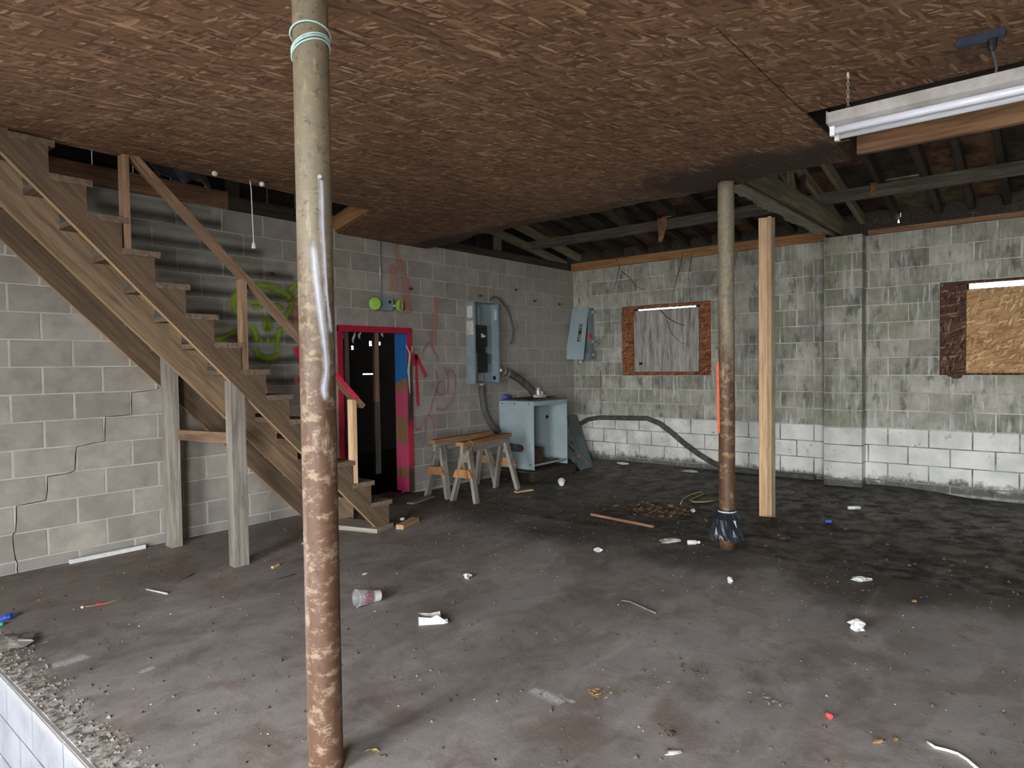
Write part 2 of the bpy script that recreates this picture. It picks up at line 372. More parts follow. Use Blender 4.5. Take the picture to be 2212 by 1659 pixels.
# ------------------------------------------------------------------ mesh helpers
WLOC = {}
class MB:
    def __init__(s): s.v = []; s.f = []; s.uv = []
    def quadbox(s, c, ax, ay, az):
        b = len(s.v)
        for k in (-1, 1):
            for j in (-1, 1):
                for i in (-1, 1): s.v.append(c + ax*i + ay*j + az*k)
        s.f += [tuple(b+i for i in q) for q in ((0, 2, 3, 1), (4, 5, 7, 6), (0, 1, 5, 4), (2, 6, 7, 3), (0, 4, 6, 2), (1, 3, 7, 5))]
        return s
    def box(s, x0, x1, y0, y1, z0, z1):
        return s.quadbox(Vector(((x0+x1)/2, (y0+y1)/2, (z0+z1)/2)), Vector(((x1-x0)/2, 0, 0)), Vector((0, (y1-y0)/2, 0)), Vector((0, 0, (z1-z0)/2)))
    def tube(s, pts, r, n=10, cap=True, closed=False):
        pts = [Vector(p) for p in pts]; b = len(s.v); m = len(pts); ref = None
        for i, p in enumerate(pts):
            t = (pts[min(i+1, m-1)] - pts[max(i-1, 0)]).normalized()
            if ref is None:
                ref = t.orthogonal().normalized()
            ref = (ref - t*ref.dot(t)).normalized(); bi = t.cross(ref)
            rr = r[i] if isinstance(r, (list, tuple)) else r
            for k in range(n):
                a = 2*math.pi*k/n; s.v.append(p + ref*math.cos(a)*rr + bi*math.sin(a)*rr)
        for i in range(m-1):
            for k in range(n): s.f.append((b+i*n+k, b+i*n+(k+1) % n, b+(i+1)*n+(k+1) % n, b+(i+1)*n+k))
        if cap: s.f.append(tuple(b+k for k in range(n))[::-1]); s.f.append(tuple(b+(m-1)*n+k for k in range(n)))
        return s
    def lathe(s, org, axis, prof, n=24, cap0=False, cap1=False):
        """prof: (distance along axis, radius)"""
        axis = Vector(axis).normalized(); u = axis.orthogonal().normalized(); w_ = axis.cross(u); b = len(s.v); org = Vector(org)
        for d, r in prof:
            for k in range(n):
                a = 2*math.pi*k/n; s.v.append(org + axis*d + (u*math.cos(a) + w_*math.sin(a))*r)
        for i in range(len(prof)-1):
            for k in range(n): s.f.append((b+i*n+k, b+i*n+(k+1) % n, b+(i+1)*n+(k+1) % n, b+(i+1)*n+k))
        if cap0: s.f.append(tuple(b+k for k in range(n))[::-1])
        if cap1: s.f.append(tuple(b+(len(prof)-1)*n+k for k in range(n)))
        return s
    def prism(s, pts, d):
        """pts: closed loop of world points, d: extrusion vector"""
        b = len(s.v); n = len(pts); d = Vector(d)
        s.v += [Vector(p) for p in pts] + [Vector(p)+d for p in pts]
        s.f.append(tuple(range(b, b+n))[::-1]); s.f.append(tuple(range(b+n, b+2*n)))
        for i in range(n): s.f.append((b+i, b+(i+1) % n, b+n+(i+1) % n, b+n+i))
        return s
    def blob(s, c, rx, ry, rz, amp=.3, seed=0, nu=8, nv=6, rot=0.):
        r = random.Random(seed); b = len(s.v); c = Vector(c); ca, sa = math.cos(rot), math.sin(rot)
        for j in range(nv+1):
            th = math.pi*j/nv
            for i in range(nu):
                ph = 2*math.pi*i/nu; k = 1 + amp*(r.random()-.5)*2
                x, y, z = rx*math.sin(th)*math.cos(ph)*k, ry*math.sin(th)*math.sin(ph)*k, rz*math.cos(th)*(1+amp*.5*(r.random()-.5))
                s.v.append(c + Vector((x*ca-y*sa, x*sa+y*ca, max(z, -rz))))
        for j in range(nv):
            for i in range(nu): s.f.append((b+j*nu+i, b+(j+1)*nu+i, b+(j+1)*nu+(i+1) % nu, b+j*nu+(i+1) % nu))
        return s
    def build(s, name, mat, parent=None, smooth=False, base=False):
        lo = Vector([min(v[i] for v in s.v) for i in range(3)]); hi = Vector([max(v[i] for v in s.v) for i in range(3)])
        c = (lo+hi)/2
        if base: c.z = lo.z
        me = bpy.data.meshes.new(name); me.from_pydata([v-c for v in s.v], [], s.f); me.update()
        if s.uv:
            uvl = me.uv_layers.new()
            for l in me.loops: uvl.data[l.index].uv = s.uv[l.vertex_index]
        if smooth:
            for p in me.polygons: p.use_smooth = len(p.vertices) == 4
        me.materials.append(M[mat] if isinstance(mat, str) else mat)
        o = bpy.data.objects.new(name, me); COL.objects.link(o); WLOC[o] = c
        if parent is not None: o.parent = parent; o.location = c - WLOC[parent]
        else: o.location = c
        return o
def thing(name, loc, label, cat, group=None, kind=None):
    o = bpy.data.objects.new(name, None); COL.objects.link(o); o.location = loc; WLOC[o] = Vector(loc); o.empty_display_size = .1
    return tag(o, label, cat, group, kind)
def tag(o, label, cat=None, group=None, kind=None):
    o['label'] = label
    if cat: o['category'] = cat
    if group: o['group'] = group
    if kind: o['kind'] = kind
    return o
def beam(name, p0, p1, wd, ht, mat, parent=None, up=(0, 0, 1), cut=None):
    """lumber from p0 to p1 (centre line); wd across, ht along 'up'; local X runs along the piece for the grain"""
    p0, p1 = Vector(p0), Vector(p1); d = p1-p0; L = d.length; x = d/L; up = Vector(up)
    z = (up - x*up.dot(x)).normalized(); y = z.cross(x)
    mb = MB().box(-L/2, L/2, -wd/2, wd/2, -ht/2, ht/2)
    e = min(wd, ht)*.06
    me = bpy.data.meshes.new(name); me.from_pydata([tuple(v) for v in mb.v], [], mb.f); me.update(); me.materials.append(M[mat] if isinstance(mat, str) else mat)
    o = bpy.data.objects.new(name, me); COL.objects.link(o)
    mt = Matrix((x, y, z)).transposed().to_4x4(); c = (p0+p1)/2
    o.rotation_euler = mt.to_euler()
    WLOC[o] = c
    if parent is not None: o.parent = parent; o.location = c - WLOC[parent]
    else: o.location = c
    return o
def slab_holes(mb, ax, v0, v1, u0, u1, w0, w1, holes):
    """wall box normal to axis ax (0 or 1) between v0..v1, spanning u (the other horizontal) and z, with rectangular holes (u0,u1,z0,z1)"""
    us = sorted({u0, u1, *[h[i] for h in holes for i in (0, 1) if u0 < h[i] < u1]}); ws = sorted({w0, w1, *[h[i] for h in holes for i in (2, 3) if w0 < h[i] < w1]})
    for a, b in zip(us, us[1:]):
        for c, d in zip(ws, ws[1:]):
            mu, mw = (a+b)/2, (c+d)/2
            if any(h[0] < mu < h[1] and h[2] < mw < h[3] for h in holes): continue
            if ax == 0: mb.box(v0, v1, a, b, c, d)
            else: mb.box(a, b, v0, v1, c, d)
    return mb
def stroke(name, pts, width, mat, parent, surf):
    """painted stroke: ribbon on a surface; pts are (a,b) surface coords, surf maps (a,b) to a point"""
    n = len(pts); dense = []
    if mat == 'p_white': width *= 1.35
    if mat in ('p_green', 'p_orange', 'p_red', 'p_pink'): width *= {'p_green': 1.5, 'p_pink': 1.3, 'p_orange': 1.7, 'p_red': 1.35}[mat]
    for i in range(n-1):
        for k in range(6):
            t = k/6; p0, p1, p2, p3 = pts[max(i-1, 0)], pts[i], pts[i+1], pts[min(i+2, n-1)]
            dense.append(tuple(.5*((2*p1[j]) + (-p0[j]+p2[j])*t + (2*p0[j]-5*p1[j]+4*p2[j]-p3[j])*t*t + (-p0[j]+3*p1[j]-3*p2[j]+p3[j])*t**3) for j in (0, 1)))
    dense.append(pts[-1]); mb = MB(); L = len(dense)
    for i, p in enumerate(dense):
        q0, q1 = dense[max(i-1, 0)], dense[min(i+1, L-1)]; dx, dy = q1[0]-q0[0], q1[1]-q0[1]; l = math.hypot(dx, dy) or 1
        nx, ny = -dy/l, dx/l
        for k in (-1, 0, 1):
            mb.v.append(Vector(surf(p[0]+nx*k*width/2, p[1]+ny*k*width/2)))
            u = min(i, L-1-i)/max(L-1, 1)*2
            mb.uv.append((u*1.2, k))
    for i in range(L-1):
        for k in (0, 1): mb.f.append((i*3+k, i*3+k+1, i*3+k+4, i*3+k+3))
    return mb.build(name, mat, parent)

# ------------------------------------------------------------------ block walls
CH, Z0 = .2032, .085                      # course height, first joint above the floor
_bm = {}
def block_mesh(L, H, mat, var):
    key = (round(L, 3), round(H, 3), mat, var)
    if key in _bm: return _bm[key]
    r = random.Random(hash((key[0], key[1], var)) & 0xffff); e = .004; a, b = L/2-.005, H/2-.005; d = .035
    j = lambda s: (r.random()-.5)*s
    v = []
    for (x, z) in ((-a, -b), (a, -b), (a, b), (-a, b)): v.append((x, d, z))
    for (x, z) in ((-a, -b), (a, -b), (a, b), (-a, b)): v.append((x+j(.003), .0028, z+j(.003)))
    for (x, z) in ((-a+e, -b+e), (a-e, -b+e), (a-e, b-e), (-a+e, b-e)): v.append((x+j(.003), j(.002), z+j(.003)))
    f = [(8, 9, 10, 11)] + [(4+i, 4+(i+1) % 4, 8+(i+1) % 4, 8+i) for i in range(4)] + [(i, (i+1) % 4, 4+(i+1) % 4, 4+i) for i in range(4)]
    me = bpy.data.meshes.new('block'); me.from_pydata(v, [], f); me.update(); me.materials.append(M[mat]); _bm[key] = me
    return me
def courses(u0, u1, off, mod, k0, k1, holes, top=None):
    """list of (ua,ub,za,zb) of the blocks of a wall, running bond, cut at the holes"""
    out = []
    for k in range(k0, k1):
        za, zb = Z0+CH*k, Z0+CH*(k+1)
        if k == -1: za = 0.0
        o = off + (mod/2 if k % 2 else 0)
        n0 = math.floor((u0-o)/mod)-1
        cuts = sorted({u0, u1, *[o+mod*i for i in range(n0, n0+int((u1-u0)/mod)+4) if u0 < o+mod*i < u1], *[h[i] for h in holes if h[2] < (za+zb)/2 < h[3] for i in (0, 1) if u0 < h[i] < u1]})
        zz = [(za, zb)]
        for a, b in zip(cuts, cuts[1:]):
            if b-a < .03: continue
            if any(h[0] < (a+b)/2 < h[1] and h[2] < (za+zb)/2 < h[3] for h in holes): continue
            out.append((a, b, za, zb))
    return out
def lay(parent, blocks, place, mat, rotz, keep):
    cnt = 0; rest = MB()
    for (a, b, za, zb) in blocks:
        L, H = b-a, zb-za; c = place((a+b)/2, (za+zb)/2)
        if keep((a+b)/2) and cnt < 299:
            o = bpy.data.objects.new('block', block_mesh(round(L, 2), H, mat, rnd.randrange(4))); COL.objects.link(o)
            o.parent = parent; o.location = c - WLOC[parent]; o.rotation_euler = (rnd.uniform(-.003, .003), 0, rotz+rnd.uniform(-.003, .003)); cnt += 1
        else:
            d = Vector((math.cos(rotz), math.sin(rotz), 0)); nrm = Vector((-math.sin(rotz), math.cos(rotz), 0))
            rest.quadbox(c + nrm*.018, d*(L/2-.0045), nrm*.018, Vector((0, 0, H/2-.0045)))
    if rest.v: tag(rest.build('blockwork', mat, parent), 'run of grey blocks beyond the frame', kind='stuff')
    return cnt
WT = Z0 + 14*CH      # wall top 2.93
DX0, DX1, DZ = -4.39, -3.40, Z0+9*CH
# left wall (stairs, doorway, electrics): plane y=0
wl = slab_holes(MB(), 1, .0025, .2, XF, .2, -.12, WT, [(DX0, DX1, -.2, DZ)]).build('wall_left', 'mortar_l')
tag(wl, 'grey concrete block wall behind the stairs and the open doorway', 'wall', kind='structure')
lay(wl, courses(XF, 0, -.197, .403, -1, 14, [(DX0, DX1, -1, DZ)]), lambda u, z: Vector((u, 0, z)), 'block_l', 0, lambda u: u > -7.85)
# right wall (boarded windows): plane x=0
YS = -9.0
W1 = (-2.24, -.85, Z0+6*CH, Z0+11*CH); W2 = (-6.26, -4.853, Z0+6*CH, Z0+11*CH)
wr = slab_holes(MB(), 0, .0025, .2, YS, 0, -.12, WT, [W1, W2]).build('wall_right', 'mortar_r')
tag(wr, 'damp streaked block wall with whitewashed foot and boarded windows', 'wall', kind='structure')
PIL = (-4.125, -3.715)
lay(wr, courses(YS, 0, -.33, .4025, -1, 14, [W1, W2]), lambda u, z: Vector((0, u, z)), 'block_r', -math.pi/2, lambda u: u > -6.5)
pil = MB().box(-.1975, .01, PIL[0]+.0025, PIL[1]-.0025, 0, WT).build('pilaster', 'mortar_r', wr)
for k in range(-1, 14):
    za, zb = max(0, Z0+CH*k), Z0+CH*(k+1)
    e = .006
    mb = MB().box(-.2+rnd.uniform(-.001, .001), .0, PIL[0], PIL[1], za+e, zb-e); mb.build('block', 'block_r', pil)
# shell behind the camera
wf = slab_holes(MB(), 0, XF-.2, XF, YS-.2, .2, -.6, 4.9, [(*d[:2], d[2]-.01, d[3]) for d in DOORS]).build('wall_front', 'shell')
tag(wf, 'plain front wall with two open dock doors behind the camera', 'wall', kind='structure')
ws = MB().box(XF, .2, YS-.2, YS, -.6, 4.9).build('wall_side', 'shell'); tag(ws, 'plain side wall beyond the right edge of the view', 'wall', kind='structure')

# ------------------------------------------------------------------ floor
SLX = -3.55
fl = MB().box(-7.745, SLX, YS, 0.2, -.6, 0).build('floor', 'floor'); tag(fl, 'dirty grey concrete dock floor scattered with litter', 'floor', kind='structure')
def mudz(x, y):
    t = (x-SLX)
    v = mnoise.fractal(Vector((x*1.7, y*1.7, 3.1)), .9, 2.1, 4)
    e = min(1, t/.35)
    return -.022*e + v*.012*e + .05*max(0, min(1, (x+.5)/.5))*(1 if y > -4.6 else max(0, 1+(y+4.6)*2.)) - .004
mb = MB(); nx, ny = 70, 150
for j in range(ny+1):
    for i in range(nx+1):
        x = SLX + (0.05-SLX)*i/nx; y = YS + (.1-YS)*j/ny; mb.v.append(Vector((x, y, mudz(x, y))))
for j in range(ny):
    for i in range(nx): a = j*(nx+1)+i; mb.f.append((a, a+1, a+nx+2, a+nx+1))
mud = mb.build('mud_layer', 'mud', fl, True); mud['label'] = 'dark damp mud over the back of the floor'
MB().box(SLX, .2, YS, .2, -.6, -.06).build('subfloor', 'mud', fl)
lowf = MB().box(XF-.2, -7.745, YS, .2, -.8, -.6).build('floor_pit', 'asphalt'); tag(lowf, 'lower dock pit floor below the whitewashed edge', 'floor', kind='structure')
dk = MB().box(-7.76, -7.745, YS, .0, -.6, -.004).build('wall_dock', 'block_w'); tag(dk, 'whitewashed block face of the raised dock edge', 'wall', kind='structure')
for k, (za, zb) in enumerate(((-.6, -.41), (-.41, -.2068), (-.2068, -.0036))):
    y = -.6 - (.2 if k % 2 else 0)
    while y > -5.2:
        o = bpy.data.objects.new('block', block_mesh(.40, zb-za, 'block_w', rnd.randrange(4))); COL.objects.link(o)
        o.parent = dk; o.location = Vector((-7.768, y, (za+zb)/2)) - WLOC[dk]; o.rotation_euler = (0, 0, -math.pi/2); y -= .403
og = MB().box(-40, XF-.2, -30, 20, -.8, -.61).build('ground_outside', 'gravel'); tag(og, 'pale gravel yard outside the dock doors', 'ground', kind='structure')  # unseen ground added pale so daylight bounces up to the ceiling

# ------------------------------------------------------------------ ceiling sheets
CZ = 2.885
ceil = thing('ceiling', (-7, -4, CZ), 'water-stained brown strand board ceiling with ragged far edge', 'ceiling', kind='structure')
def sheet(pts, name='panel', z=CZ, t=.014, mat='osb_ceiling', parent=None):
    return MB().prism([(x, y, z) for x, y in pts][::1], (0, 0, t)).build(name, mat, parent or ceil)
def ragged(p, q, amp, step=.035):
    p, q = Vector(p), Vector(q); L = (q-p).length; n = max(2, int(L/step)); d = (q-p)/L; nn = Vector((-d.y, d.x)); out = []
    for i in range(1, n):
        out.append(tuple(p + d*(L*i/n + rnd.uniform(-.4, .4)*step) + nn*(rnd.uniform(-1, 1)*amp + math.sin(i*.23)*amp*.8)))
    return [tuple(p)] + out
XR = [-4.61, -5.87, -7.10, -8.33, -9.56, XF+.001]
g = .003
# row next to the open corner, with the ragged edge
E1 = [(-3.16, -.02), (-3.16, -.40), (-3.33, -1.08), (-3.36, -2.30), (-3.37, -3.55), (-3.52, -4.74)]
def rowedge(i0, i1, amp):
    pts = []
    for a, b in zip(E1[i0:i1], E1[i0+1:i1+1]): pts += ragged(a, b, amp)
    return pts + [E1[i1]]
sheet([(-4.40, -.01)] + rowedge(0, 2, .03) + [(-4.61+g, -1.08), (-4.79, -1.08)][::1])
sheet([(-4.61+g, -1.08-g)] + rowedge(2, 3, .028) + [(-4.61+g, -2.30)])
sheet([(-4.61+g, -2.30-g)] + rowedge(3, 5, .02) + [(-4.61+g, -4.74)])
for r in range(5):
    xa, xb = XR[r+1]+g, XR[r]-g
    ys = [-1.08, -3.52, -5.95, YS] if r % 2 == 1 else [-1.08, -2.30, -4.74, -7.18, YS]
    if xb < -8.1: ys = [-.02] + ys
    for y1, y0 in zip(ys, ys[1:]): sheet([(xa, y0+g), (xb, y0+g), (xb, y1-g), (xa, y1-g)])
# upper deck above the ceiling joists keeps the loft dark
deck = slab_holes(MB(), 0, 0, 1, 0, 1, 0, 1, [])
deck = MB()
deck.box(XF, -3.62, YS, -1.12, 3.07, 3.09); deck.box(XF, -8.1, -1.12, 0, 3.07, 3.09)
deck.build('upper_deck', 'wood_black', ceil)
jx = [-4.75]
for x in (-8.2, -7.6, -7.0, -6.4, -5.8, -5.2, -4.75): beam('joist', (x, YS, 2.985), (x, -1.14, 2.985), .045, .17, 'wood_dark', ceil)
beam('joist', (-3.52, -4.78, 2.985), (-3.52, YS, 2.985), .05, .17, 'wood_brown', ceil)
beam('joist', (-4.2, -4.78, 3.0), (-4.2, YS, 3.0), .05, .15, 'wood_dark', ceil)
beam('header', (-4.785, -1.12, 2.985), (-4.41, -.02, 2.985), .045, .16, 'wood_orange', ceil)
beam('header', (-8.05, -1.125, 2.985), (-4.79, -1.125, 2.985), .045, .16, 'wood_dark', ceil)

# ------------------------------------------------------------------ roof framing
SLP = .18
def rz(x): return 3.085 - SLP*x          # underside of rafters
roof = thing('roof', (-3, -4, 3.3), 'dark sloping roof framing with rotten sheathing above the open corner', 'roof', kind='structure')
ry = .2; i = 0; sheath = ['deck_brown', 'deck_black', 'deck_brown', 'deck_black', 'deck_black', 'deck_brown']
vis = 0
while ry > YS:
    wdt = rnd.uniform(.045, .075)
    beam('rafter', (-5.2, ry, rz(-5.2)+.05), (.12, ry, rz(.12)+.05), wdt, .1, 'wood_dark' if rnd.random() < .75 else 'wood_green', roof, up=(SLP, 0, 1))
    step = rnd.choice((.3, .36, .4))
    yc = ry - step/2
    # one sheathing board per bay, in short lengths
    x0 = .14
    while x0 > -5.1:
        L = rnd.uniform(.5, 1.3); x1 = max(-5.2, x0-L); mt = rnd.choice(sheath)
        if -5.0 < ry < -4.2 and x0 > -.6: mt = 'deck_green'
        if rnd.random() < .05: mt = 'deck_green'
        dz = rnd.uniform(.0, .02)
        gap = .0
        pass
        p = [(x0, ry, rz(x0)+.105+dz), (x0, ry-step, rz(x0)+.105+dz), (x1, ry-step, rz(x1)+.105+dz), (x1, ry, rz(x1)+.105+dz)]
        MB().prism(p, (0, 0, .02)).build('sheathing_board', mt, roof); x0 = x1-.004
    # blocking over the wall plate; two rotted holes let the sky in
    hz = [(-4.475, -4.43, 3.10, 3.15), (-4.46, -4.44, 3.04, 3.075), (-4.845, -4.815, 3.10, 3.145)]
    slab_holes(MB(), 0, .02, .06, ry-step, ry, WT-.02, rz(0)+.14, [h for h in hz]).build('blocking', 'wood_dark', roof)
    ry -= step
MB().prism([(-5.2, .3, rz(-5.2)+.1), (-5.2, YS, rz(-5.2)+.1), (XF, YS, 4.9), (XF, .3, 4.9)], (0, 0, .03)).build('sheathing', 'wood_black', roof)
MB().prism([(-5.3, .3, rz(-5.2)+.14), (-5.3, YS, rz(-5.2)+.14), (.3, YS, rz(.3)+.16), (.3, .3, rz(.3)+.16)], (0, 0, .02)).build('roof_covering', 'wood_black', roof) if False else None
beam('purlin', (-1.0, .1, 3.205), (-1.0, YS, 3.205), .06, .12, 'purlin', roof)
beam('purlin', (-2.7, .1, 3.51), (-2.7, YS, 3.51), .06, .12, 'wood_dark', roof)
# gable boarding over the left wall
gab = MB(); 
x = XF
while x < .1:
    gab.box(x, x+.3, .14, .17, WT, 5.2); x += .305
gab.build('gable_boarding', 'wood_black', roof)
# plates on the walls
def plate(name, p0, p1, wd, ht, mat, label):
    return tag(beam(name, p0, p1, wd, ht, mat), label, 'beam')
tp = plate('wall_plate', (.03, .03, WT+.062), (.03, -3.69, WT+.062), .09, .115, 'wood_orange', 'orange-brown timber plate on the right wall between corner and pilaster')
plate('wall_plate', (.03, -4.15, WT+.03), (.03, YS+.02, WT+.03), .12, .055, 'wood_brown', 'thin dark brown timber plate on the right wall beyond the pilaster')
plate('wall_plate', (-8.1, .03, WT+.085), (-5.57, .03, WT+.085), .05, .165, 'wood_brown', 'brown timber plate on the left wall above the stairs')
plate('wall_plate', (-5.565, .035, WT+.07), (-4.85, .035, WT+.07), .05, .135, 'wood_dark', 'dark timber plate on the left wall behind the white pull cord')
plate('wall_plate', (-4.845, .03, WT+.07), (-4.42, .03, WT+.07), .05, .135, 'wood_orange', 'short orange timber on the left wall by the stair opening')
plate('wall_plate', (-3.3, .035, WT+.055), (-.1, .035, WT+.055), .05, .105, 'wood_dark', 'blackened timber plate on the left wall by the far corner')
for xx, l in ((-6.16, 'narrow loft stud over the stair, left of the handrail'), (-5.5, 'wide loft stud over the stair wall beside the white cord'), (-1.73, 'loft stud standing near the far corner of the left wall')):
    tag(beam('loft_stud', (xx, .065, WT+(.17 if xx < -5.55 else .14 if xx < -4 else .11)), (xx, .065, rz(xx)+.03), .035 if xx < -6 else .12, .04, 'wood_dark' if xx < -2 else 'wood_green', up=(0, 1, 0)), l, 'stud')
tag(beam('gable_rafter', (-2.6, .06, 3.43), (-.12, .06, 3.03), .05, .11, 'wood_green', up=(0, 0, 1)), 'sloping rafter on the left wall running down to the far corner', 'beam')

# truss over the poles to the pilaster
tr = thing('roof_truss', (-1.7, -3.86, 2.9), 'mossy timber truss resting on the pilaster and the far pole', 'truss')
beam('bottom_chord', (-3.66, -3.84, 2.985), (.02, -3.80, 3.02), .045, .14, 'wood_green', tr)
beam('bottom_chord', (-3.4, -3.92, 3.01), (.0, -3.92, 3.03), .045, .16, 'wood_green', tr)
beam('top_chord', (-3.9, -3.86, 3.79), (.05, -3.86, 3.10), .045, .11, 'wood_green', tr)
beam('web', (-2.45, -3.865, 3.08), (-2.45, -3.865, 3.50), .09, .04, 'wood_green', tr, up=(0, 1, 0))
beam('web', (-1.95, -3.865, 3.08), (-1.95, -3.865, 3.42), .1, .04, 'wood_green', tr, up=(0, 1, 0))
beam('web', (-1.6, -3.875, 3.08), (-1.6, -3.875, 3.35), .05, .04, 'wood_dark', tr, up=(0, 1, 0))
rag = [(-3.55, -3.80), ] 
edge = ragged((-3.5, -3.775), (-.72, -3.775), .018, .03) + [(-.72, -3.775)]
MB().prism([(x, y, 2.885) for x, y in edge] + [(-.72, -3.90, 2.885), (-3.5, -3.90, 2.885)], (0, 0, .016)).build('board_remnant', 'wood_grey', tr)['label'] = 'ragged strip of ceiling board left under the truss'

# ------------------------------------------------------------------ steel poles
def pole(cx, cy, h, mat, label, seed):
    mb = MB(); n = 28; rr = random.Random(seed); seg = 40
    for j in range(seg+1):
        z = h*j/seg; a0 = .0625
        for k in range(n):
            a = 2*math.pi*k/n; r = a0*(1+rr.uniform(-.006, .006)); mb.v.append(Vector((cx+math.cos(a)*r, cy+math.sin(a)*r, z)))
    for j in range(seg):
        for k in range(n): mb.f.append((j*n+k, j*n+(k+1) % n, (j+1)*n+(k+1) % n, (j+1)*n+k))
    mb.f.append(tuple(range(n))[::-1]); mb.f.append(tuple(seg*n+k for k in range(n)))
    return mb.build('shaft', mat, None, True)
PA = Vector((-7.212, -3.795, 0)); PB = Vector((-3.515, -3.845, 0))
pa = thing('steel_pole', PA, 'near rusty steel pipe column with white spray streaks and cyan wire', 'pole')
sh = pole(PA.x, PA.y, CZ-.002, 'pole_a', '', 1); sh.parent = pa; sh.location = WLOC[sh]-PA
view = math.atan2(CAM.y-PA.y, CAM.x-PA.x)
def cyl(px, py):          # pixel-free surface coords: s = sideways offset (m), z
    return px, py
def onpole(s, z, c=PA, r=.0638):
    a = view + math.asin(max(-.97, min(.97, s/r)))
    return (c.x+math.cos(a)*r, c.y+math.sin(a)*r, z)
def pole_pts(pts):
    out = []
    for px, py in pts:
        q = on(px, py, 1, PA.y); off = ((px - (683+22*(py/1659.)))/71.)*.125
        out.append((off, q.z))
    return out
stroke('paint_streak', pole_pts([(704, 385), (706, 430), (707, 500), (710, 560), (714, 640), (720, 700), (722, 725)]), .034, 'p_white', pa, onpole)
stroke('paint_streak', pole_pts([(686, 520), (690, 580), (696, 640), (703, 700), (709, 750), (712, 800), (706, 840), (712, 865)]), .03, 'p_white', pa, onpole)
MB().lathe(onpole(.02, onA(707, 401, PA.y).z, r=.06), (onpole(.02, 0, r=1)[0]-PA.x, onpole(.02, 0, r=1)[1]-PA.y, 0), [(0, .004), (.018, .004), (.018, .008), (.024, .007)], 8, True, True).build('bolt', 'zinc', pa)
pb = thing('steel_pole', PB, 'far rusty steel pipe column with black bag tied at its foot', 'pole')
sh = pole(PB.x, PB.y, CZ-.002, 'pole_b', '', 2); sh.parent = pb; sh.location = WLOC[sh]-PB
# cyan wire wound round the near pole
mb = MB(); pts = []
for k in range(0, 4*36):
    a = 2*math.pi*k/36; t = k/36
    z = 2.60 + (.0 if t < 1 else .012 if t < 2 else .02 if t < 3 else .05) + .02*math.cos(a-view) + (0.02*math.sin(a-view) if t < 3 else .01)
    r = .0655 + (.004 if t >= 3 else 0)
    pts.append((PA.x+math.cos(a)*r, PA.y+math.sin(a)*r, z))
mb.tube(pts, .0035, 6); tag(mb.build('wire_wrap', 'rope', None, True), 'pale cyan wire wound around the top of the near pole', 'wire')
# strip of orange tape down the far pole
p0, p1 = on(1549, 782, 0, -3.55), on(1552, 935, 0, -3.55)
mb = MB(); mb.prism([(p0.x-.02, p0.y+.0, p0.z), (p0.x-.02, p0.y-.022, p0.z), (p1.x-.02, p1.y-.02, p1.z), (p1.x-.02, p1.y+.0, p1.z)], (.003, 0, 0))
tag(mb.build('tape_strip', 'tape'), 'thin orange tape strip hanging down the far pole', 'tape')
# black plastic bag tied round the foot of the far pole
mb = MB(); n = 36; rb = random.Random(5); prof = [(.315, .064), (.285, .07), (.24, .10), (.18, .118), (.12, .125), (.085, .13)]
for z, r in prof:
    for k in range(n):
        a = 2*math.pi*k/n; f = 1 + (.10*math.sin(a*3+z*14)+.05*math.sin(a*7+1.3+z*30))*(0 if r < .066 else 1)*min(1, (.32-z)*8) + rb.uniform(-.09, .09)*(0 if r < .066 else 1)
        mb.v.append(Vector((PB.x+math.cos(a)*r*f, PB.y+math.sin(a)*r*f, z + (rb.uniform(-.02, .02) if z < .1 else 0))))
for j in range(len(prof)-1):
    for k in range(n): mb.f.append((j*n+k, j*n+(k+1) % n, (j+1)*n+(k+1) % n, (j+1)*n+k))
bagr = thing('plastic_bag', (PB.x, PB.y, .08), 'black plastic bag wrapped around the foot of the far pole', 'bag')
mb.build('film', 'bag', bagr, False)
MB().lathe((PB.x, PB.y, .29), (0, 0, 1), [(0, .068), (.006, .073), (.012, .068)], 24).build('tie_string', 'cord_white', bagr)
# timber post beside it: studs nailed together
st = thing('timber_post', (-2.09, -3.72, -.02), 'pine post of studs nailed together under the truss', 'post')
d0 = Vector((math.cos(.38), math.sin(.38), 0))      # direction away from the camera
e0 = Vector((-d0.y, d0.x, 0))
base = Vector((-2.12, -3.69, 0))
for off, wd, dp, mat, t in ((.032, .078, .04, 'wood_pine', 2.86), (-.026, .034, .09, 'wood_pine', 2.87), (-.06, .03, .088, 'wood_green', 2.855)):
    c = base + e0*off + d0*(.0 if off > 0 else .02)
    beam('stud', (c.x, c.y, mudz(c.x, c.y)-.005), (c.x, c.y, t), wd, dp, mat, st, up=d0)

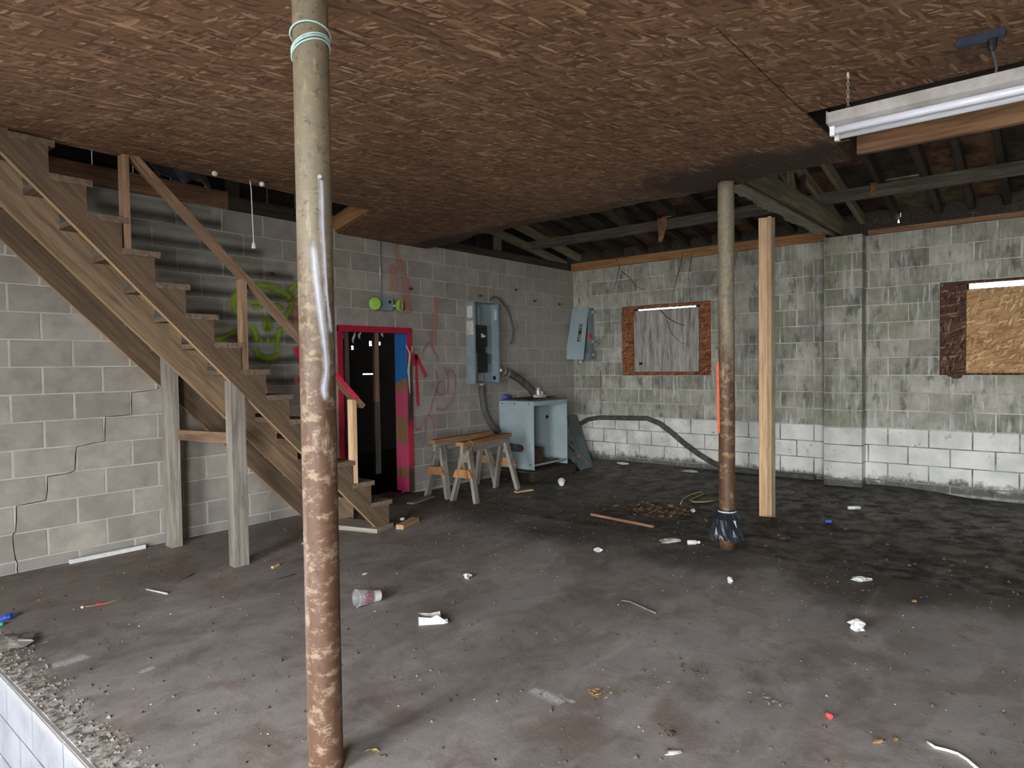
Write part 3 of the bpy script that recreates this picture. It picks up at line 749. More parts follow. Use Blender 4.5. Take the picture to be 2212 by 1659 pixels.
# ------------------------------------------------------------------ stairs
stc = thing('staircase', (-5.9, -.6, 0), 'open plank staircase with three sawn stringers and a board handrail, along the left wall', 'staircase')
RISE, RUN, NX, NZ = .2005, .197, -7.256, 2.872
def nose(i): return NX+RUN*i, NZ-RISE*i
def stringer(yc, lower, name, face='wood_stair'):
    th = .042
    top = []
    i0 = -1
    for i in range(i0, 14):
        x, z = nose(i); rx = x-.035
        xp = nose(i-1)[0]-.035
        top += [(xp, z-.041), (rx, z-.041)]
    zl = lambda x: .008 - 1.02*(x+4.841) - lower
    xe, ze = top[-1]
    xb = -4.841 - lower/1.02
    pts = [(-7.62, top[0][1])] + [p for p in top if p[0] > -7.62] + [(xe, .0), (xb, .0), (-7.62, zl(-7.62))]
    pts = [pts[0]] + [p for k, p in enumerate(pts[1:])]
    # mesh built in a frame whose X runs down the slope so the grain follows the board
    ang = math.atan(1.02); cs, sn = math.cos(ang), math.sin(ang)
    ox, oz = -6.2, 1.4
    loc = [((x-ox)*cs - (z-oz)*sn, (x-ox)*sn + (z-oz)*cs) for x, z in pts]
    mb = MB().prism([(a, -th/2, b) for a, b in loc], (0, th, 0))
    me = bpy.data.meshes.new(name); me.from_pydata([tuple(v) for v in mb.v], [], mb.f); me.update(); me.materials.append(M[face]); me.materials.append(M['wood_edge'])
    for p in me.polygons:
        if p.normal.z < -.9: p.material_index = 1  # downward faces get the painted-in bounce light
    o = bpy.data.objects.new(name, me); COL.objects.link(o); o.parent = stc; o.location = Vector((ox, yc, oz))-WLOC[stc]; o.rotation_euler = (0, ang, 0); WLOC[o] = Vector((ox, yc, oz))
    return o
stringer(-1.15, 0, 'stringer'); stringer(-.62, .075, 'stringer', 'wood_mid'); stringer(-.045, .085, 'stringer')
for i in range(-1, 14):
    x, z = nose(i); sk = rnd.uniform(-.006, .006)
    y0 = -1.172+rnd.uniform(-.008, .004)
    o = beam('tread', (x-.117+.0, y0, z-.02), (x-.117+sk, -.025, z-.02+rnd.uniform(-.002, .002)), .234, .04, 'wood_tread', stc)
# supporting posts and brace
def zlow(x, l=0): return .008 - 1.02*(x+4.841) - l
def sloped_post(name, x0, x1, y0, y1, low, mat, par):
    mb = MB(); za, zb = zlow(x0, low)-.003, zlow(x1, low)-.003
    mb.v = [Vector(p) for p in ((x0, y0, 0), (x1, y0, 0), (x1, y1, 0), (x0, y1, 0), (x0, y0, za), (x1, y0, zb), (x1, y1, zb), (x0, y1, za))]
    mb.f = [(0, 3, 2, 1), (4, 5, 6, 7), (0, 1, 5, 4), (1, 2, 6, 5), (2, 3, 7, 6), (3, 0, 4, 7)]
    c = Vector(((x0+x1)/2, (y0+y1)/2, 0)); me = bpy.data.meshes.new(name)
    # local X up the post for the grain
    me.from_pydata([(v.z, (v-c).y, -(v-c).x) for v in mb.v], [], mb.f); me.update(); me.materials.append(M[mat])
    o = bpy.data.objects.new(name, me); COL.objects.link(o); o.parent = par; o.location = c - WLOC[par]; o.rotation_euler = (0, -math.pi/2, 0); WLOC[o] = c
    return o
sloped_post('support_post', -6.195, -6.085, -1.175, -1.085, 0, 'wood_grey', stc)
beam('support_post', (-6.205, -.17, 0), (-6.205, -.17, 1.72), .12, .09, 'wood_grey', stc, up=(1, 0, 0))
beam('brace', (-6.15, -.13, .93), (-6.15, -1.083, .955), .04, .085, 'wood_rail', stc)
# handrail
rl = stc
beam('handrail', (-6.83, -1.135, 2.885+.02), (-4.99, -1.135, 1.13), .085, .04, 'wood_rail', rl)
for i, (x, zb, zt) in enumerate(((-6.862, nose(3)[1], CZ-.002), (-6.068, nose(7)[1], 2.145), (-5.085, nose(12)[1], 1.195))):
    beam('handrail_post', (x, -1.13, zb+.001), (x, -1.13, zt), .04, .075, ('wood_rail', 'wood_rail', 'wood_pine')[i], rl, up=(0, 1, 0))
def surf_rail(a, b): return (a, -1.178, b)
pk = MB().box(-5.066, -5.062, -1.15, -1.095, .86, 1.14); 
pr = beam('rail_paint', (-5.36, -1.135, 1.513), (-5.06, -1.135, 1.218), .06, .003, 'p_red', rl) if False else None
mred = simple('red_brush_paint', (.6, .035, .075), (.5, .02, .06), 10, .6)
d = (Vector((-4.99, -1.135, 1.13))-Vector((-6.83, -1.135, 2.905))).normalized(); up = Vector((-d.z, 0, d.x))*-1
q0 = Vector((-5.40, -1.135, 0)); q0.z = 2.905+(q0.x+6.83)*(d.z/d.x); q1 = Vector((-5.06, -1.135, 0)); q1.z = 2.905+(q1.x+6.83)*(d.z/d.x)
nn = Vector((-d.z, 0, d.x)); nn = nn if nn.z > 0 else -nn
beam('red_paint', q0+nn*.0025, q1+nn*.0025, .087, .04, mred, rl, up=nn)
MB().box(-5.066, -5.063, -1.16, -1.10, .84, 1.12).build('red_paint', mred, rl)
# plank lying under the stair foot and debris there
tag(beam('plank', (-4.80, -1.2, .022), (-5.03, -.45, .022), .26, .04, 'wood_grey'), 'grey plank lying flat on the floor under the stair foot', 'plank')
tag(beam('wood_block', (-4.70, -1.28, .022), (-4.41, -1.17, .022), .075, .042, 'wood_pine'), 'tan wood block on the floor at the foot of the stairs', 'wood block')

# ------------------------------------------------------------------ doorway and the dark room behind
d1 = thing('door_1', ((DX0+DX1)/2, .1, 0), 'open doorway with crimson trim and spray-painted timber jamb', 'door', kind='structure')
def jamb_mat():
    mt, nt, b = new_mat('painted_jamb'); N = NT(nt); P = N.pos(); z = N.xyz(P)[2]; y = N.xyz(P)[1]
    g = N.noise(N.mapping(P, (10, 10, .8)), 2, 6, .7, .4)
    c = N.mix(N.ramp(g, .3, .7), (.36, .2, .105), (.2, .11, .06))
    nz = N.math('MULTIPLY', N.math('SUBTRACT', N.noise(P, 6, 5, .6), .5), .25); zz = N.math('ADD', z, nz)
    blue = N.ramp(zz, 1.27, 1.31)
    c = N.mix(blue, c, N.mix(N.ramp(g, .35, .7), (.02, .14, .42), (.035, .2, .5)))
    pk = (.72, .07, .2)
    def band(a, b_, amt): return N.math('MULTIPLY', N.math('MULTIPLY', N.ramp(zz, a-.05, a+.05), N.ramp(zz, b_-.05, b_+.05, 1, 0)), amt)
    for a, b_, amt in ((.9, 1.2, .75), (.28, .56, .8), (-.2, .16, 1.)): c = N.mix(band(a, b_, amt), c, pk)
    N.put(b.inputs['Base Color'], c); b.inputs['Roughness'].default_value = .6; N.put(b.inputs['Normal'], N.bump(g, .2, .004)); return mt
M['jamb'] = jamb_mat()
M['crimson'] = simple('crimson_paint', (.5, .02, .05), (.38, .015, .035), 8, .55)
def trim_mat():
    mt, nt, b = new_mat('half_painted_trim'); N = NT(nt); P = N.pos(); z = N.xyz(P)[2]
    nz = N.math('ADD', z, N.math('MULTIPLY', N.math('SUBTRACT', N.noise(P, 5, 5), .5), .3))
    c = N.mix(N.ramp(N.noise(N.mapping(P, (9, 9, 1)), 2, 5), .3, .7), (.12, .07, .045), (.06, .035, .025))
    c = N.mix(N.ramp(nz, 1.5, 1.62), c, (.5, .02, .05)); c = N.mix(N.math('MULTIPLY', N.ramp(nz, .25, .4), N.ramp(nz, .75, .9, .9, 0)), c, (.6, .03, .08))
    N.put(b.inputs['Base Color'], c); b.inputs['Roughness'].default_value = .6; return mt
M['trim'] = trim_mat()
MB().box(DX1-.04, DX1-.002, .012, .235, 0, DZ-.02).build('jamb', 'jamb', d1)
MB().box(DX0+.002, DX0+.04, .012, .2, 0, DZ-.02).build('jamb', 'wood_brown', d1)
MB().box(DX0+.002, DX1-.002, .012, .2, DZ-.04, DZ-.002).build('head', 'wood_brown', d1)
MB().box(DX1-.045, DX1+.005, -.022, .012, 0, DZ).build('trim', 'trim', d1)
MB().box(DX0-.03, DX0+.025, -.022, .012, 0, DZ).build('trim', 'crimson', d1)
MB().box(DX0-.03, DX1+.005, -.026, .014, DZ-.055, DZ+.012).build('trim', 'crimson', d1)
# peeled white tape on the trim
mb = MB(); c = onA(888, 760, -.03)
pp = [onA(876, 745, -.04), onA(884, 765, -.03), onA(880, 800, -.03), onA(885, 850, -.028)]
for p, wd in zip(pp, (.01, .02, .03, .006)): mb.v += [p, p+Vector((wd, -.004, .0))]
for k in range(3): mb.f.append((k*2, k*2+1, k*2+3, k*2+2))
b0 = len(mb.v); pp = [onA(882, 768, -.03), onA(890, 756, -.05), onA(888, 748, -.045)]
for p in pp: mb.v += [p, p+Vector((.014, -.004, .004))]
for k in range(2): mb.f.append((b0+k*2, b0+k*2+1, b0+k*2+3, b0+k*2+2))
tag(mb.build('tape_strip', 'paper'), 'torn white tape peeling from the right door trim', 'tape')
# room behind: dark boarded shell with a few holes to the daylight
bh = []
for px, py, s in ((763, 751, .07), (802, 742, .09), (822, 742, .065)):
    q = onA(px, py, 3.4); bh.append((q.x-s/2, q.x+s/2, q.z-s*.45, q.z+s*.45))
q = onA(800, 808, 3.4); bh.append((q.x-.16, q.x+.16, q.z-.008, q.z+.008))
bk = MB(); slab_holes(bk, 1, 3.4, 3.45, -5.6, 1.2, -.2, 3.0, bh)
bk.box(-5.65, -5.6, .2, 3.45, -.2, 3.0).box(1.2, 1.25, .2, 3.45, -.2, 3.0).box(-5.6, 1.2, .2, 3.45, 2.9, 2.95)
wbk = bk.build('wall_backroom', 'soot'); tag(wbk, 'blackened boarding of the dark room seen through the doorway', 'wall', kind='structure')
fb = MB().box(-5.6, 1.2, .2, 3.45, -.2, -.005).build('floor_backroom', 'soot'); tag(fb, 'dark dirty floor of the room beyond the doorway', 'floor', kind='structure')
q = onA(751, 870, .9); t = onA(748, 718, .9)
M['wood_pinkish'] = wood('pinkish_stud', (.62, .5, .45), (.45, .33, .28), dirtamt=.15)
tag(beam('stud', (q.x, .9, 0), (q.x-.02, .9, 2.35), .06, .045, 'wood_pinkish', up=(0, 1, 0)), 'pale pinkish stud left in the dark room beyond the doorway', 'stud')
q = onA(813, 868, 1.3)
tag(beam('stud', (q.x, 1.3, q.z), (q.x+.01, 1.3, 2.5), .07, .045, 'wood_brown', up=(0, 1, 0)), 'reddish nail-studded timber hanging in the dark room', 'stud')
q2 = onA(815, 960, 1.36)
tag(beam('stud', (q2.x, 1.36, 0), (q2.x, 1.36, 1.25), .09, .04, 'wood_dark', up=(0, 1, 0)), 'dark stud standing under the reddish timber in the dark room', 'stud')
for k, (px, py, L) in enumerate(((741, 722, .10), (765, 722, .12), (778, 722, .07), (827, 722, .05))):
    q = onA(px, py, .23); mb = MB(); pts = []
    for j in range(5): pts.append(q + Vector((.012*math.sin(j*1.3+k), .004*j, .02-L*j/4)))
    mb.tube(pts, [.006, .012, .014, .01, .004], 5)
    tag(mb.build('paint_flake', 'paper'), ('curled white flake, first from the left under the crimson head trim', 'curled white flake, second from the left under the crimson head trim', 'short white flake, third from the left under the crimson head trim', 'smallest white flake under the crimson head trim, nearest the blue paint')[k], 'flake')

# ------------------------------------------------------------------ graffiti on the left wall (paint, part of the wall)
def sA(a, b): return (a, -.0035, b)
def wpt(l, ox, oy, s): return [(lambda q: (q.x, q.z))(onA(ox+x*s, oy+y*s)) for x, y in l]
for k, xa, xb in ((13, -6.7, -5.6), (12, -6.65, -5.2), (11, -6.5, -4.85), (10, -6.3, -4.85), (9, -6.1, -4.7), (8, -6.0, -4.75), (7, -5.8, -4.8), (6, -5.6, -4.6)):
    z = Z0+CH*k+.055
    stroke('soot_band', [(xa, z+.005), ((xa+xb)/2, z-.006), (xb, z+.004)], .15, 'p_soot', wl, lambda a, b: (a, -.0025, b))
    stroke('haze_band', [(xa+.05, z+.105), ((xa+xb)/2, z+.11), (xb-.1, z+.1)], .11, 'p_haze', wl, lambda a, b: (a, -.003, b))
Gs = .18682
for l, wd in (([(425, 410), (372, 480), (352, 560), (365, 640), (410, 690)], .10), ([(520, 395), (640, 358), (740, 372), (850, 410), (960, 462), (1005, 540)], .085),
              ([(960, 450), (1060, 345), (1135, 295), (1122, 180), (1130, 105)], .07), ([(1130, 105), (1180, 110), (1170, 210), (1120, 320)], .05), ([(1050, 510), (1120, 430), (1185, 365)], .05),
              ([(1000, 530), (1012, 620), (960, 700), (925, 770)], .075), ([(530, 565), (600, 560), (655, 575), (620, 610), (540, 605)], .06), ([(825, 600), (870, 605), (895, 650)], .07),
              ([(725, 725), (712, 800), (700, 880)], .07), ([(725, 725), (752, 800), (775, 880)], .07), ([(700, 870), (740, 862), (775, 872)], .055),
              ([(105, 985), (240, 955), (330, 905), (425, 860)], .05), ([(360, 975), (430, 940)], .04), ([(540, 825), (590, 890), (612, 1010)], .07), ([(970, 885), (885, 870), (858, 960), (850, 1060), (862, 1160)], .06),
              ([(595, 1080), (620, 1150), (690, 1192), (800, 1188), (865, 1150)], .075), ([(660, 955), (668, 1030)], .045), ([(742, 955), (748, 1030)], .045), ([(803, 965), (812, 1035)], .045)):
    stroke('skull_stroke', wpt(l, 440, 550, Gs), wd, 'p_green', wl, sA)
stroke('coral_stroke', wpt([(1028, 505), (1045, 600), (1062, 740), (1050, 880)], 440, 550, Gs), .09, 'p_orange', wl, sA)
for l, wd in (([(1180, 890), (1195, 970)], .07), ([(1100, 1050), (1120, 1120), (1160, 1180), (1215, 1230)], .16), ([(1130, 1545), (1200, 1530)], .1)):
    stroke('red_stroke', wpt(l, 440, 550, Gs), wd, 'p_red', wl, sA)
for l in ([(710, 1480), (790, 1560)], [(1062, 1370), (1072, 1510)]): stroke('coral_stroke', wpt(l, 440, 550, Gs), .06, 'p_orange', wl, sA)
for l, wd in (([(852, 520), (857, 550), (865, 572), (866, 590)], .10), ([(848, 572), (850, 600), (848, 632)], .12), ([(870, 590), (876, 615), (878, 645), (882, 680)], .13), ([(944, 640), (940, 670), (937, 710), (935, 752)], .10)):
    stroke('coral_stroke', wpt(l, 0, 0, 1), wd, 'p_orange', wl, sA)
for l, wd in (([(160, 345), (163, 480), (168, 640), (180, 835)], .05), ([(158, 350), (200, 450), (255, 560)], .055), ([(165, 360), (140, 400), (128, 450)], .1)):
    stroke('red_stroke', wpt(l, 860, 680, .241), wd, 'p_red', wl, sA)
for l, wd in (([(222, 430), (222, 330), (250, 275), (290, 260), (320, 330), (350, 370), (358, 425)], .055), ([(410, 445), (432, 520), (447, 600), (438, 690), (385, 722), (345, 690), (360, 615), (425, 570)], .04), ([(450, 545), (455, 492), (492, 512), (512, 600), (500, 720), (450, 820), (390, 853), (330, 830)], .04),
              ([(330, 485), (348, 560), (358, 620), (330, 720), (302, 800), (280, 880), (232, 955)], .04), ([(133, 620), (140, 800), (150, 970), (165, 1028), (200, 1018), (226, 960), (222, 890)], .035), ([(245, 925), (242, 1060), (232, 1130), (208, 1190)], .035), ([(272, 885), (310, 960), (326, 1080), (326, 1190)], .035), ([(300, 635), (305, 645)], .07)):
    stroke('pink_stroke', wpt(l, 860, 680, .241), wd, 'p_pink', wl, sA)

ck = [onA(x*.3617, 650+y*.3617, -.0005) for x, y in ((942, 488), (941, 530), (785, 548), (787, 680), (630, 692), (626, 840), (455, 872), (447, 1012), (400, 1030), (282, 1050), (276, 1190), (98, 1226), (92, 1382), (75, 1400), (85, 1500), (104, 1570), (104, 1630))]
for a, b in zip(ck, ck[1:]):
    MB().tube([a, (a*.5+b*.5)+Vector((rnd.uniform(-.004, .004), 0, rnd.uniform(-.004, .004))), b], [.0018, .0028, .0018], 5).build('crack', 'soot', wl)
# ------------------------------------------------------------------ windows on the right wall
w1 = thing('window_1', (.06, -1.545, W1[2]), 'boarded window with red-brown frame and weathered grey plywood near the corner', 'window', kind='structure')
X1 = .03
MB().box(X1, X1+.018, -1.04, W1[1]-.003, W1[2]+.005, W1[3]-.005).build('frame_board', 'osb_red', w1)
MB().box(X1, X1+.018, W1[0]+.003, -2.065, W1[2]+.005, W1[3]-.005).build('frame_board', 'osb_red', w1)
MB().box(X1, X1+.018, -2.062, -1.043, W1[3]-.045, W1[3]-.005).build('frame_board', 'osb_red', w1)
MB().box(X1, X1+.018, -2.062, -1.043, W1[2]+.005, W1[2]+.045).build('frame_board', 'osb_red', w1)
MB().box(X1-.002, X1+.014, -2.055, -1.05, W1[2]+.05, W1[3]-.075).build('plywood_board', 'ply_grey', w1)
MB().box(X1+.02, X1+.03, -1.11, -1.04, W1[3]-.08, W1[3]-.04).build('slit_block', 'wood_dark', w1)
MB().lathe((X1-.002, -1.17, 1.475), (-1, 0, 0), [(0, .018), (.02, .016), (.045, .02), (.055, .012)], 12, False, True).build('knob', 'rusty_iron', w1)
slab_holes(MB(), 0, X1+.03, X1+.05, W1[0]-.003, W1[1]+.003, W1[2]-.003, W1[3]+.003, [(-2.0, -1.075, W1[3]-.068, W1[3]-.052)]).build('backing', 'wood_black', w1)
w2 = thing('window_2', (.06, -5.55, W2[2]), 'boarded window with dark rotten board and clean tan strand board', 'window', kind='structure')
MB().box(X1, X1+.018, -5.09, W2[1]-.003, W2[2]+.003, W2[3]-.004).build('frame_board', 'osb_rot', w2)
MB().box(X1-.012, X1+.004, -6.15, -5.095, W2[2]+.025, W2[3]-.095).build('strand_board', 'osb_new', w2)
MB().box(X1, X1+.018, W2[0]+.003, -5.094, W2[2]+.002, W2[2]+.024).build('frame_board', 'osb_rot', w2)
MB().box(X1+.006, X1+.024, W2[0]+.003, -5.094, W2[3]-.03, W2[3]-.004).build('frame_board', 'osb_rot', w2)
slab_holes(MB(), 0, X1+.03, X1+.05, W2[0]-.003, W2[1]+.003, W2[2]-.003, W2[3]+.003, [(-6.1, -5.115, W2[3]-.085, W2[3]-.03)]).build('backing', 'wood_black', w2)
mb = MB(); pr_ = [(X1-.02, -4.90, W2[2]+.03), (X1-.025, -5.08, W2[2]+.035), (X1-.04, -5.06, W2[2]-.03), (X1-.045, -5.0, W2[2]-.04), (X1-.04, -4.93, W2[2]-.005)]
mb.prism(pr_, (.012, 0, 0)).build('peeling_corner', 'osb_rot', w2)

# ------------------------------------------------------------------ electrics on the left wall
ep = thing('electrical_panel', (-2.2, -.08, 1.24), 'open grey electrical panel box with black breakers on the block wall', 'electrical panel')
x0, x1, z0, z1, yd = -2.46, -1.965, 1.24, 2.30, -.15
t = .012
MB().box(x0, x1, -.018, -.006, z0, z1).build('back_plate', 'steel_box', ep)
for nm, bx in (('side', (x0, x0+t, yd, -.018, z0, z1)), ('side', (x1-t, x1, yd, -.018, z0, z1)), ('side', (x0+t, x1-t, yd, -.018, z1-t, z1)), ('side', (x0+t, x1-t, yd, -.018, z0, z0+t)),
               ('lip', (x0+t, x0+.03, yd, yd+.004, z0+t, z1-t)), ('lip', (x1-.03, x1-t, yd, yd+.004, z0+t, z1-t))):
    MB().box(*bx).build(nm, 'steel_box', ep)
MB().box(x0-.0015, x0, -.125, -.035, 2.09, 2.24).build('paper_label', 'label', ep)
MB().box(x0-.0015, x0, -.145, -.02, 1.87, 2.05).build('paper_label', 'paper_dirty', ep)
br = MB().box(-2.40, -2.16, -.10, -.03, 1.72, 2.0).build('main_breaker', 'black', ep)
MB().box(-2.27, -2.245, -.112, -.101, 1.84, 1.89).build('toggle', 'white', br); MB().box(-2.235, -2.21, -.118, -.101, 1.845, 1.87).build('toggle', 'white', br)
MB().box(-2.41, -2.15, -.06, -.02, 1.62, 1.72).build('lug_bar', 'black', ep)
for k in range(10):
    z = 1.385+k*.026
    o = MB().box(-2.40, -2.15, -.095, -.03, z, z+.023).build('breaker', 'black', ep)
    MB().box(-2.385+(k % 2)*.01, -2.355, -.105, -.096, z+.006, z+.017).build('toggle', 'white' if k < 6 else 'zinc', o)
MB().box(-2.13, -2.03, -.05, -.02, 1.50, 1.62).build('knockout_plate', 'steel_dark', ep)
MB().box(-2.24, -2.225, -.03, -.019, 2.0, 2.24).build('bus_bar', 'zinc', ep)
MB().box(-2.24, -2.215, -.06, -.02, 1.28, 1.37).build('ground_bar', 'zinc', ep)
MB().box(x1-t-.002, x1-t, -.115, -.07, 2.08, 2.22).build('inspection_tag', 'paper', ep)
MB().box(x1-t-.003, x1-t-.002, -.10, -.085, 2.19, 2.205).build('red_seal', 'red', ep)
MB().lathe((x1-t-.001, -.06, 1.31), (-1, 0, 0), [(0, .03), (.002, .03)], 16, True, True).build('knockout_hole', 'black', ep)
cn = thing('conduit', (-2.25, -.08, .6), 'grey conduit curving down from the electrical panel', 'conduit')
cp = [(-2.262, -.085, 1.215), (-2.255, -.085, 1.1), (-2.235, -.085, .97), (-2.19, -.085, .84), (-2.11, -.085, .72), (-2.02, -.085, .64), (-1.95, -.085, .58)]
MB().tube(cp, .042, 14).build('pipe', 'conduit', cn, True)
MB().lathe((-2.262, -.085, 1.24), (0, 0, -1), [(0, .035), (.015, .035), (.016, .028), (.04, .028), (.041, .035), (.06, .035)], 14, True, True).build('connector', 'zinc', cn, True)
cb = [onA(1058, 648, -.06), onA(1066, 641, -.05), onA(1078, 645, -.05), onA(1092, 662, -.06), onA(1103, 685, -.07), onA(1109, 712, -.08), onA(1108, 728, -.07), onA(1103, 743, -.05)]
tag(MB().tube(cb, .014, 8).build('cable', 'conduit', None, True), 'dark cable curling out of the top of the electrical panel', 'cable')
cpp = [(-1.90, -.10, 1.41), (-1.75, -.12, 1.37), (-1.55, -.14, 1.285), (-1.38, -.18, 1.16), (-1.28, -.25, 1.02)]
pc = thing('capped_pipe', (-1.5, -.15, 1.0), 'thick dark pipe from the wall bending into the top of the grey cabinet', 'pipe')
MB().tube(cpp, .05, 14).build('pipe', 'conduit_mud', pc, True)
d = Vector(cpp[1])-Vector(cpp[0])
MB().lathe(Vector(cpp[0])-d*.1, -d, [(0, .048), (.02, .03), (.02, .012), (.05, .01)], 14, False, True).build('end_cap', 'zinc', pc)
for s in (.3, .85):
    MB().lathe(Vector(cpp[0])+d*s+Vector((0, 0, 0)), d, [(0, .052), (.001, .056), (.012, .056), (.013, .052)], 14).build('band', 'yellow' if s < .5 else 'zinc', pc)
# wall anchors
for k, (px, py) in enumerate(((887, 624), (1037, 639), (1114, 626), (1154, 650), (1208, 657), (587, 592), (1060, 620))):
    q = onA(px, py); mb = MB().lathe(q+Vector((0, .002, 0)), (0, -1, 0), [(0, .022), (.006, .022), (.012, .008), (.05, .005)], 8, False, True)
    tag(mb.build('wall_anchor', 'rusty_iron' if k != 6 else 'zinc'), ('rusty anchor on the left wall between emergency light and panel', 'rusty anchor on the left wall just above the electrical panel', 'rusty anchor on the left wall above the curling cable', 'rusty anchor on the left wall right of the curling cable', 'rusty anchor on the left wall nearest the corner', 'rusty anchor on the left wall above the green skull', 'shiny anchor on the left wall above the electrical panel')[k], 'anchor')
# emergency light
el = thing('emergency_light', (-3.86, -.05, 2.16), 'emergency light with two lime green lamps above the doorway', 'emergency light')
MB().box(-3.955, -3.725, -.09, -.004, 2.105, 2.245).build('body', 'steel_box', el)
MB().box(-3.79, -3.755, -.092, -.09, 2.185, 2.22).build('switch', 'black', el)
for cx, dirn in ((-4.02, (-.35, -1, -.1)), (-3.66, (.55, -1, -.05))):
    q = Vector((cx, -.13, 2.165)); dv = Vector(dirn).normalized()
    h = MB().lathe(q-dv*.05, dv, [(0, .02), (.02, .05), (.055, .066), (.062, .068), (.064, .062)], 22, True, False).build('lamp_head', 'lens_green', el, True)
    MB().lathe(q-dv*.002, dv, [(0, .062), (.006, .05), (.01, .0)], 22).build('lens', 'lens_green', h, True)
    MB().tube([(cx*.35+(-3.84)*.65, -.05, 2.16), q-dv*.05], .012, 8).build('bracket', 'cord_white', el)
tag(MB().tube([(-3.845, -.018, 2.246), (-3.84, -.018, WT-.052)], .0105, 10).build('conduit', 'zinc', None, True), 'thin bright metal conduit rising above the emergency light', 'conduit')
# disconnect switch on the right wall
ds = thing('disconnect_switch', (-.1, -.25, 1.55), 'grey safety switch box with ON and OFF plate, cover ajar', 'switch box')
ya, yb = -.385, -.11
t = .01
for nm, bx in (('back_plate', (-.03, -.02, ya, yb, 1.55, 2.33)), ('side', (-.16, -.03, ya, ya+t, 1.55, 2.33)), ('side', (-.16, -.03, yb-t, yb, 1.55, 2.33)), ('side', (-.16, -.03, ya+t, yb-t, 2.32, 2.33)), ('side', (-.16, -.03, ya+t, yb-t, 1.55, 1.56))):
    MB().box(*bx).build(nm, 'steel_box', ds)
MB().box(-.1, -.04, ya+.05, yb-.05, 1.65, 2.2).build('switch_base', 'steel_dark', ds)
# cover: hinged, hanging slightly open and swung toward the corner at its foot
cvp = [onB(1234, 668, -.2), onB(1268, 665, -.2), onB(1260, 777, -.2), onB(1221, 776, -.2)]
cvp[0].x = cvp[1].x = -.172; cvp[2].x = cvp[3].x = -.205
cv = MB().prism(cvp, (.012, 0, 0)).build('cover', 'steel_cab', ds)
def text_mesh(txt, size, place, name, mat, parent, depth=0.):
    cu = bpy.data.curves.new('lettering', 'FONT'); cu.body = txt; cu.size = size; cu.align_x = 'CENTER'; cu.align_y = 'CENTER'; cu.resolution_u = 3
    to = bpy.data.objects.new('lettering', cu); COL.objects.link(to); bpy.context.view_layer.update()
    dg = bpy.context.evaluated_depsgraph_get(); me = bpy.data.meshes.new_from_object(to.evaluated_get(dg)); bpy.data.objects.remove(to)
    mb = MB(); mb.v = [Vector(place(v.co.x, v.co.y)) for v in me.vertices]; mb.f = [tuple(p.vertices) for p in me.polygons]
    return mb.build(name, mat, parent)
o0 = (cvp[0]+cvp[1]+cvp[2]+cvp[3])/4; eu = (cvp[1]-cvp[0]).normalized(); ev = (cvp[0]-cvp[3]).normalized(); en = eu.cross(ev).normalized()
if en.x > 0: en = -en
pcn = o0 + eu*.05 + ev*.02
mb = MB(); hx, hz = .028, .135
mb.prism([pcn+eu*sx*hx+ev*sz*hz+en*.001 for sx, sz in ((-1, -1), (1, -1), (1, 1), (-1, 1))], en*.0015); plt = mb.build('legend_plate', 'black', cv)
# letters run down the plate, turned a quarter
def onplate(c0): return lambda x, y: pcn + en*.0035 + ev*(c0 - x) + eu*(y)
text_mesh('ON', .062, onplate(.085), 'lettering', 'white', plt); text_mesh('OFF', .06, onplate(-.07), 'lettering', 'white', plt)
mb = MB(); mb.prism([pcn+eu*sx*.02+ev*(sz*.012+.01)+en*.002 for sx, sz in ((-1, -1), (1, -1), (1, 1), (-1, 1))], en*.002); mb.build('red_mark', 'rusty_iron', plt)
MB().box(-.2, -.14, ya-.03, ya, 1.86, 1.93).build('handle', 'red', ds)
for z in (1.6, 1.8, 2.25): MB().box(-.09, -.02, ya-.045, ya, z, z+.035).build('mounting_lug', 'zinc', ds)
MB().lathe((-.12, -.2, 1.55), (0, 0, -1), [(0, .045), (.02, .05), (.035, .03), (.05, .03)], 14, True, True).build('conduit_hub', 'zinc', ds)

# ------------------------------------------------------------------ cabinet on a pallet
pl = thing('pallet', (-1.55, -.4, 0), 'dark weathered pallet under the grey cabinet', 'pallet')
def pz(x, y): return mudz(x, y)
for yy in (-.70, -.41, -.12): MB().box(-2.02, -1.08, yy-.04, yy+.04, -.02, .085).build('runner', 'wood_dark', pl)
for k in range(6):
    xx = -2.0 + k*.165; MB().box(xx, xx+.12, -.74, -.08, .085, .104).build('slat', 'wood_dark', pl)
cbn = thing('metal_cabinet', (-1.5, -.35, .105), 'pale grey open-front metal cabinet standing on the pallet', 'cabinet')
a0, a1, b0_, b1_, h0, h1 = -1.875, -1.115, -.635, -.05, .106, .998
MB().box(a0, a0+.012, b0_, b1_, h0, h1).build('side_panel', 'steel_cab', cbn)
MB().box(a1-.012, a1, b0_, b1_, h0, h1).build('side_panel', 'steel_cab', cbn)
MB().box(a0+.012, a1-.012, b1_-.012, b1_, h0, h1).build('back_panel', 'steel_cab', cbn)
MB().box(a0+.012, a1-.012, b0_+.02, b1_-.012, h0+.04, h0+.052).build('bottom_panel', 'steel_dark', cbn)
MB().box(a0-.006, a1+.006, b0_-.008, b1_, h1, h1+.012).build('top_panel', 'steel_dark', cbn)
MB().box(a0+.012, a1-.01, b0_-.004, b0_+.008, h1-.055, h1-.001).build('front_rail', 'steel_cab', cbn)
MB().box(a0+.012, a1-.012, b0_-.004, b0_+.006, h0+.055, h0+.075).build('front_rail', 'zinc', cbn)
MB().lathe((a0, b0_+.2, .38), (-1, 0, 0), [(0, .055), (.01, .06), (.02, .06), (.022, .05)], 18, False, True).build('conduit_hub', 'zinc', cbn)
